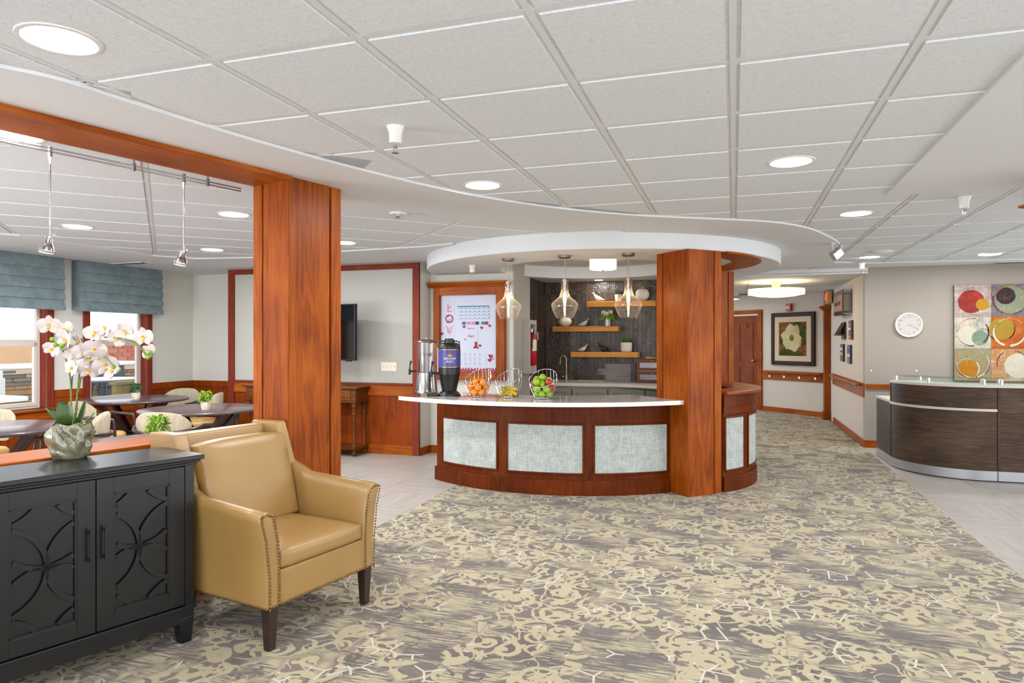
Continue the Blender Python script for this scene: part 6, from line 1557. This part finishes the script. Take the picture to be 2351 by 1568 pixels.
for cx_, cz_, L_, wd_, an in ((.46,.52,.44*H_,.14,95),(.52,.52,.43*H_,.12,68),(.50,.52,.38*W_*1.15,.14,165),(.48,.50,.36*H_,.15,205),(.46,.52,.38*H_,.15,240),(.50,.52,.42*H_,.15,285),(.52,.52,.36*H_,.15,320),(.50,.50,.34*W_,.10,5)): pleaf(cx_, cz_, L_, wd_, an, 'print_petal' if int(an) % 2 else 'print_petal_shade', .0372+R.random()*.0006, 'petal')
part('flower_centre', MB().sph((x0_+W_*.48,-.038,z0_+H_*.53), .055, 14, 8, (1,.08,1.2)), paint('print_heart', '#7a7a24', '#a8a040'), t, smooth=60)
# fire alarm
q = PW.at(PW.t(1814), 0); t = thing('fire_alarm', 'small dark red wall alarm above the flower picture', 'alarm', (q[0], q[1], ZY(706, q[1])), PW.a)
part('housing', MB().box(-.065,.065,-.06,0,-.075,.075), 'red', t, bevel=.008); part('strobe', MB().box(-.045,.045,-.075,-.06,-.02,.02), 'white', t, bevel=.004)
# EXIT sign
q = EA.at(EA.hit(1906)[0]+.02, .0); Yq = q[1]
za, zb = ZY(701, Yq), ZY(669, Yq)
q = EA.at(EA.t(1909), .08); t = thing('exit_sign', 'lit EXIT sign above the cherry pilaster', 'sign', (q[0], q[1]-.16, ZY(684, q[1])), EA.a)
M['exitbox'] = plain('exit_box', '#c79e68', .5)
h_ = .115; part('box', MB().box(-.14,.15,-.075,.0,-h_,h_), 'exitbox', t, bevel=.005)
me = textmesh('EXIT', .155, .002, 'exitred'); o = link('lettering', me, t); o.location = (0.0,-.079,0); o.rotation_euler = (pi/2,0,0)
part('mount', MB().box(-.05,.05,-.01,.10,.04,.10), 'exitbox', t)
# plaques on the passage wall
def onEA(px): return EA.t(px)
def eabox(px0, px1, py0, py1):
    a, b = EA.t(px0), EA.t(px1); Ym = (EA.hit(px0)[1]+EA.hit(px1)[1])/2; return a, b, ZY(py1, EA.hit(px1)[1]), ZY(py0, EA.hit(px1)[1])
a, b, z0_, z1_ = eabox(1934, 1956.5, 663, 722)
M['smoke'] = plain('smoked_acrylic', '#3c2413', .12, coat=.5); M['copper'] = plain('copper_plate', '#93694c', .45, .3)
t = thing('wall_sign', 'smoked sign with a copper plate reading WALL OF FAME on standoffs', 'sign', (EA.p[0], EA.p[1], 0), EA.a)
off = .12
part('panel', MB().box(a, b, -off-.01, -off, z0_, z1_), 'smoke', t); part('plate', MB().box(a+.02, b-.05, -off-.016, -off-.010, z0_+.07, z1_-.08), 'copper', t)
part('backing', MB().box(a+.0, b, -.012, -.001, z0_+.02, z1_), 'smoke', t)
me = textmesh('WALL OF FAME', .088, .001, 'espresso'); o = link('lettering', me, t); o.location = ((a+b)/2-.015, -off-.018, (z0_+z1_)/2-.01); o.rotation_euler = (pi/2,0,0); o.scale = (min(1, (b-a-.1)/.66), 1, 1)
for x_ in (a+.02, b-.02):
    for z_ in (z0_+.02, z1_-.02): part('standoff', MB().cyl((0,0,0), .012, 0, off+.014, 12, X=Matrix.Translation((x_,0,z_)) @ Matrix.Rotation(pi/2, 4, 'X')), 'chrome', t, smooth=40)
def smallpic(px0, px1, py0, py1, mats, label, thk=.03, tilt=0):
    a, b, z0_, z1_ = eabox(px0, px1, py0, py1); t = thing('photo_plaque', label, 'picture', (EA.p[0], EA.p[1], 0), EA.a)
    part('frame', MB().box(a, b, -thk, -.001, z0_, z1_), 'black', t, bevel=.003); n_ = len(mats)
    part('photograph', MB().box(a+.01, b-.01, -thk-.003, -thk, z0_+.012, z1_-.012), mats[0], t)
    for k, mt in enumerate(mats[1:]): zz = z0_+.02+(z1_-z0_-.04)*k/max(1,n_-1); part('photo_patch', MB().box(a+.02+.03*(k % 2), b-.02-.03*((k+1) % 2), -thk-.005, -thk-.003, zz, zz+(z1_-z0_)/n_*.6), mt, t)
smallpic(1953, 1959.5, 735, 779, ['navy','pine','heart','paper','copper'], 'dark framed photo plaque right of the house shaped shelf')
smallpic(1933.5, 1940, 790, 830, ['purple','heart','yellow','paper'], 'narrow framed photo plaque, lower left of the pair under the shelf')
smallpic(1949.5, 1956.5, 792, 835, ['purple','copper','paper','navy'], 'narrow framed photo plaque, lower right of the pair under the shelf')
a, b, z0_, z1_ = eabox(1936, 1943, 750, 779)
t = thing('memo_holder', 'black and tan tent shaped holder under the copper sign', 'holder', (EA.p[0], EA.p[1], 0), EA.a)
zt2, zb2 = ZY(739, 11.0), ZY(770, 11.0)
part('roof_panel', MB().add([(a-.05,-.02,zt2),(b,-.02,zt2),(b,-.14,zb2),(a-.05,-.14,zb2),(a-.05,-.0,zt2),(b,-.0,zt2),(b,-.12,zb2),(a-.05,-.12,zb2)], [(0,1,2,3),(4,5,6,7),(0,4,7,3),(1,5,6,2),(3,2,6,7),(0,1,5,4)]), 'black', t)
part('side_edge', MB().prism([(-.0,zt2),(-.14,zb2),(-.01,zb2)], a-.052, a-.046, Matrix(((0,0,1,0),(1,0,0,0),(0,1,0,0),(0,0,0,1)))), 'pine', t); part('frame', MB().box(a, b, -.03, -.001, z0_, z1_), 'black', t)
# ================= OUTSIDE THE DINING WINDOWS =================
M['snow'] = plain('snow', '#f2f4f8', .7); M['siding'] = plain('tan_render', '#c9a47c', .8, var=.12); M['mortar'] = plain('mortar', '#c9bdb0', .9)
M['stone1'] = plain('ledge_stone_tan', '#b08a62', .8, var=.25); M['stone2'] = plain('ledge_stone_grey', '#8f8578', .8, var=.25); M['stone3'] = plain('ledge_stone_cream', '#cbb79a', .8, var=.2)
M['brick'] = None
t_ = NT('red_brick'); t_.set(col=t_.mix(t_.rand(), lin('#a5523c'), lin('#b5745c')), rough=.85); M['brick'] = t_.m
M['patio'] = plain('patio_metal', '#55565c', .5); M['sling'] = plain('patio_sling', '#4c4f58', .7); M['plank'] = plain('weathered_plank', '#85744a', .8, var=.2); M['grillc'] = plain('grill_lid', '#77757a', .35, .5)
og = struct('ground_outside', MB().box(-9, 4.5, .16, 14, -.35, -.30), 'snow', label='snowy ground outside the dining windows'); og.location = (WLn.p[0], WLn.p[1], 0); og.rotation_euler = (0,0,AU); og['category'] = 'ground'
def OL(off): return WallLine(WLn.at(0, -off), AU)   # line parallel to the window wall, off metres outside
# barbecue counter with stacked stone
o1 = OL(2.6); s0, s1_ = o1.t(-40), o1.t(330)
gr = thing('stone_counter', 'stacked stone outdoor counter capped with snow beyond the windows', 'counter', (o1.p[0], o1.p[1], -.3), AU)
yt = ZY(849, o1.hit(30)[1])+.3
part('core', MB().box(s0, s1_, .03, .75, 0, yt-.06), 'mortar', gr)
part('cap_stone', MB().box(s0-.03, s1_+.03, -.04, .8, yt-.07, yt), 'stone3', gr); part('snow_cap', MB().box(s0, s1_, 0, .78, yt, yt+.07), 'snow', gr, bevel=.03, seg=3)
z = 0.0
while z < yt-.09:
    h_ = R.choice([.06,.075,.09]); h_ = min(h_, yt-.075-z); x = s0
    while x < s1_:
        w_ = R.uniform(.16,.46); part('stone', MB().box(x+.004, min(x+w_, s1_)-.004, -.0-R.uniform(0,.02), .05, z+.004, z+h_-.004), R.choice(['stone1','stone1','stone2','stone3']), gr); x += w_
    z += h_
# tan and brick walls behind
o2 = OL(5.0)
ow = struct('wall_outside', MB().box(o2.t(-300), o2.t(215), 0, .2, -.3, 1.62), 'siding', label='tan rendered wall across the snowy yard'); ow.location = (o2.p[0], o2.p[1], 0); ow.rotation_euler = (0,0,AU); ow['category'] = 'wall'
o3 = OL(4.4); b0_, b1_ = o3.t(225), o3.t(345)
ob = struct('wall_brick_outside', MB().box(b0_, b1_, .01, .25, -.3, 1.7), 'mortar', label='red brick wall seen through the corner dining window'); ob.location = (o3.p[0], o3.p[1], 0); ob.rotation_euler = (0,0,AU); ob['category'] = 'wall'
bL, bH = .235, .085; bme = MB().box(.008, bL-.008, 0, .03, .008, bH-.008).mesh('brick', 'brick'); k = 0
for r_ in range(6, 23):
    x = b0_-(bL/2 if r_ % 2 else 0)
    while x < b1_ and k < 290:
        if x >= b0_-.01: link('brick', bme, ob, (x, -.008, -.3+r_*bH)); k += 1
        x += bL
for i_, (lab, pa_, pb_) in enumerate((('tan pillar outside the left window', 64, 72),)):
    o4 = OL(.9); xa, xb = o4.t(pa_), o4.t(pb_)
# patio furniture
o5 = OL(1.7); q = o5.at(o5.t(235)); 
pt_ = thing('patio_table', 'dark metal patio table outside the corner window', 'table', (q[0], q[1], -.3), AU)
part('tabletop', MB().lathe([(0,1.13),(.55,1.13),(.56,1.145),(.55,1.16),(0,1.16)], 32), 'patio', pt_, smooth=40); part('snow', MB().cyl((0,0,0), .5, 1.16, 1.175, 28), 'snow', pt_)
for k in range(4): a = k*pi/2+.6; part('leg', MB().tube([(.12*cos(a),.12*sin(a),1.12),(.22*cos(a),.22*sin(a),.6),(.42*cos(a),.42*sin(a),0)], .02, 8), 'patio', pt_, smooth=60)
def pchair(px, off, rz, lab, src=None):
    o_ = OL(off); q = o_.at(o_.t(px))
    if src: return dup(src, (q[0], q[1], -.3), rz, lab)
    t = thing('patio_chair', lab, 'chair', (q[0], q[1], -.3), rz, 'dark patio chairs in the snow')
    m = MB().add([(-.27,.20,.75),(.27,.20,.75),(.31,.34,1.35),(-.31,.34,1.35),(-.27,.22,.75),(.27,.22,.75),(.31,.36,1.35),(-.31,.36,1.35)], [(0,1,2,3),(4,5,6,7),(0,1,5,4),(1,2,6,5),(2,3,7,6),(3,0,4,7)]); part('back_sling', m, 'sling', t)
    part('seat_sling', MB().box(-.27,.27,-.25,.22,.72,.74), 'sling', t); part('snow', MB().box(-.24,.24,-.22,.18,.74,.78), 'snow', t, bevel=.015)
    part('snow', MB().box(-.29,.29,.32,.38,1.35,1.39), 'snow', t, bevel=.015)
    for x in (-.29,.29): part('arm', MB().tube([(x,.28,1.02),(x,.0,1.0),(x,-.25,.95),(x,-.27,.7),(x,-.2,.0)], .018, 8), 'patio', t, smooth=60); part('leg', MB().tube([(x,.2,.75),(x,.3,0)], .018, 8), 'patio', t, smooth=60)
    return t
c1_ = pchair(285, 2.0, AU, 'dark sling patio chair with snow on it outside the corner window')
o6 = OL(.8); xa = o6.t(272); t = thing('wooden_planter', 'weathered wooden bench frame outside the corner window', 'bench', (o6.p[0], o6.p[1], -.3), AU)
xb = o6.t(300); part('post', MB().box(xa-.04, xa+.05, 0, .09, 0, 1.12), 'plank', t); part('post', MB().box(xb+.05, xb+.14, 0, .09, 0, 1.12), 'plank', t); part('top_board', MB().box(xa-.06, xb+.2, -.02, .12, 1.12, 1.16), 'plank', t); part('side_board', MB().box(xa, xb+.1, .02, .06, .9, 1.1), 'plank', t)
part('seat_plank', MB().box(o6.t(215), xa, 0, .12, .83, .93), 'plank', t)
xa, xb = o6.t(-60), o6.t(63); t = thing('snowy_bench', 'snow covered wooden planter outside the left window', 'bench', (o6.p[0], o6.p[1], -.3), AU)
zz = ZY(922, o6.hit(30)[1])+.3
part('side_board', MB().box(xa, xb-.3, -.03, 0, zz-.20, zz), 'plank', t); part('side_board', MB().box(xb-.3, xb, -.03, 0, zz-.20, zz), 'plank', t); part('snow', MB().box(xa, xb, -.03, .7, zz-.02, zz+.06), 'snow', t, bevel=.02)
part('frame', MB().box(xa, xb, 0, .65, 0, zz-.02), 'plank', t)
o7 = OL(2.2); q = o7.at(o7.t(-72)); t = thing('barbecue_grill', 'grey barbecue grill at the left picture edge outside', 'grill', (q[0], q[1], -.3), AU)
gz = ZY(850, q[1])+.3
part('lid', MB().lathe([(0,.22),(.16,.20),(.26,.13),(.30,.02),(.30,0),(0,0)], 24, (0,0,gz)), 'grillc', t, smooth=50); part('cabinet', MB().box(-.35,.30,-.25,.25,0,gz-.02), 'white', t, bevel=.01); part('side_shelf', MB().box(-.7,.5,-.22,.22,gz-.06,gz-.02), 'grillc', t)
part('door', MB().box(.02,.32,-.262,-.25,.1,gz-.12), 'white', t, bevel=.004)
print('objects', len(bpy.data.objects))
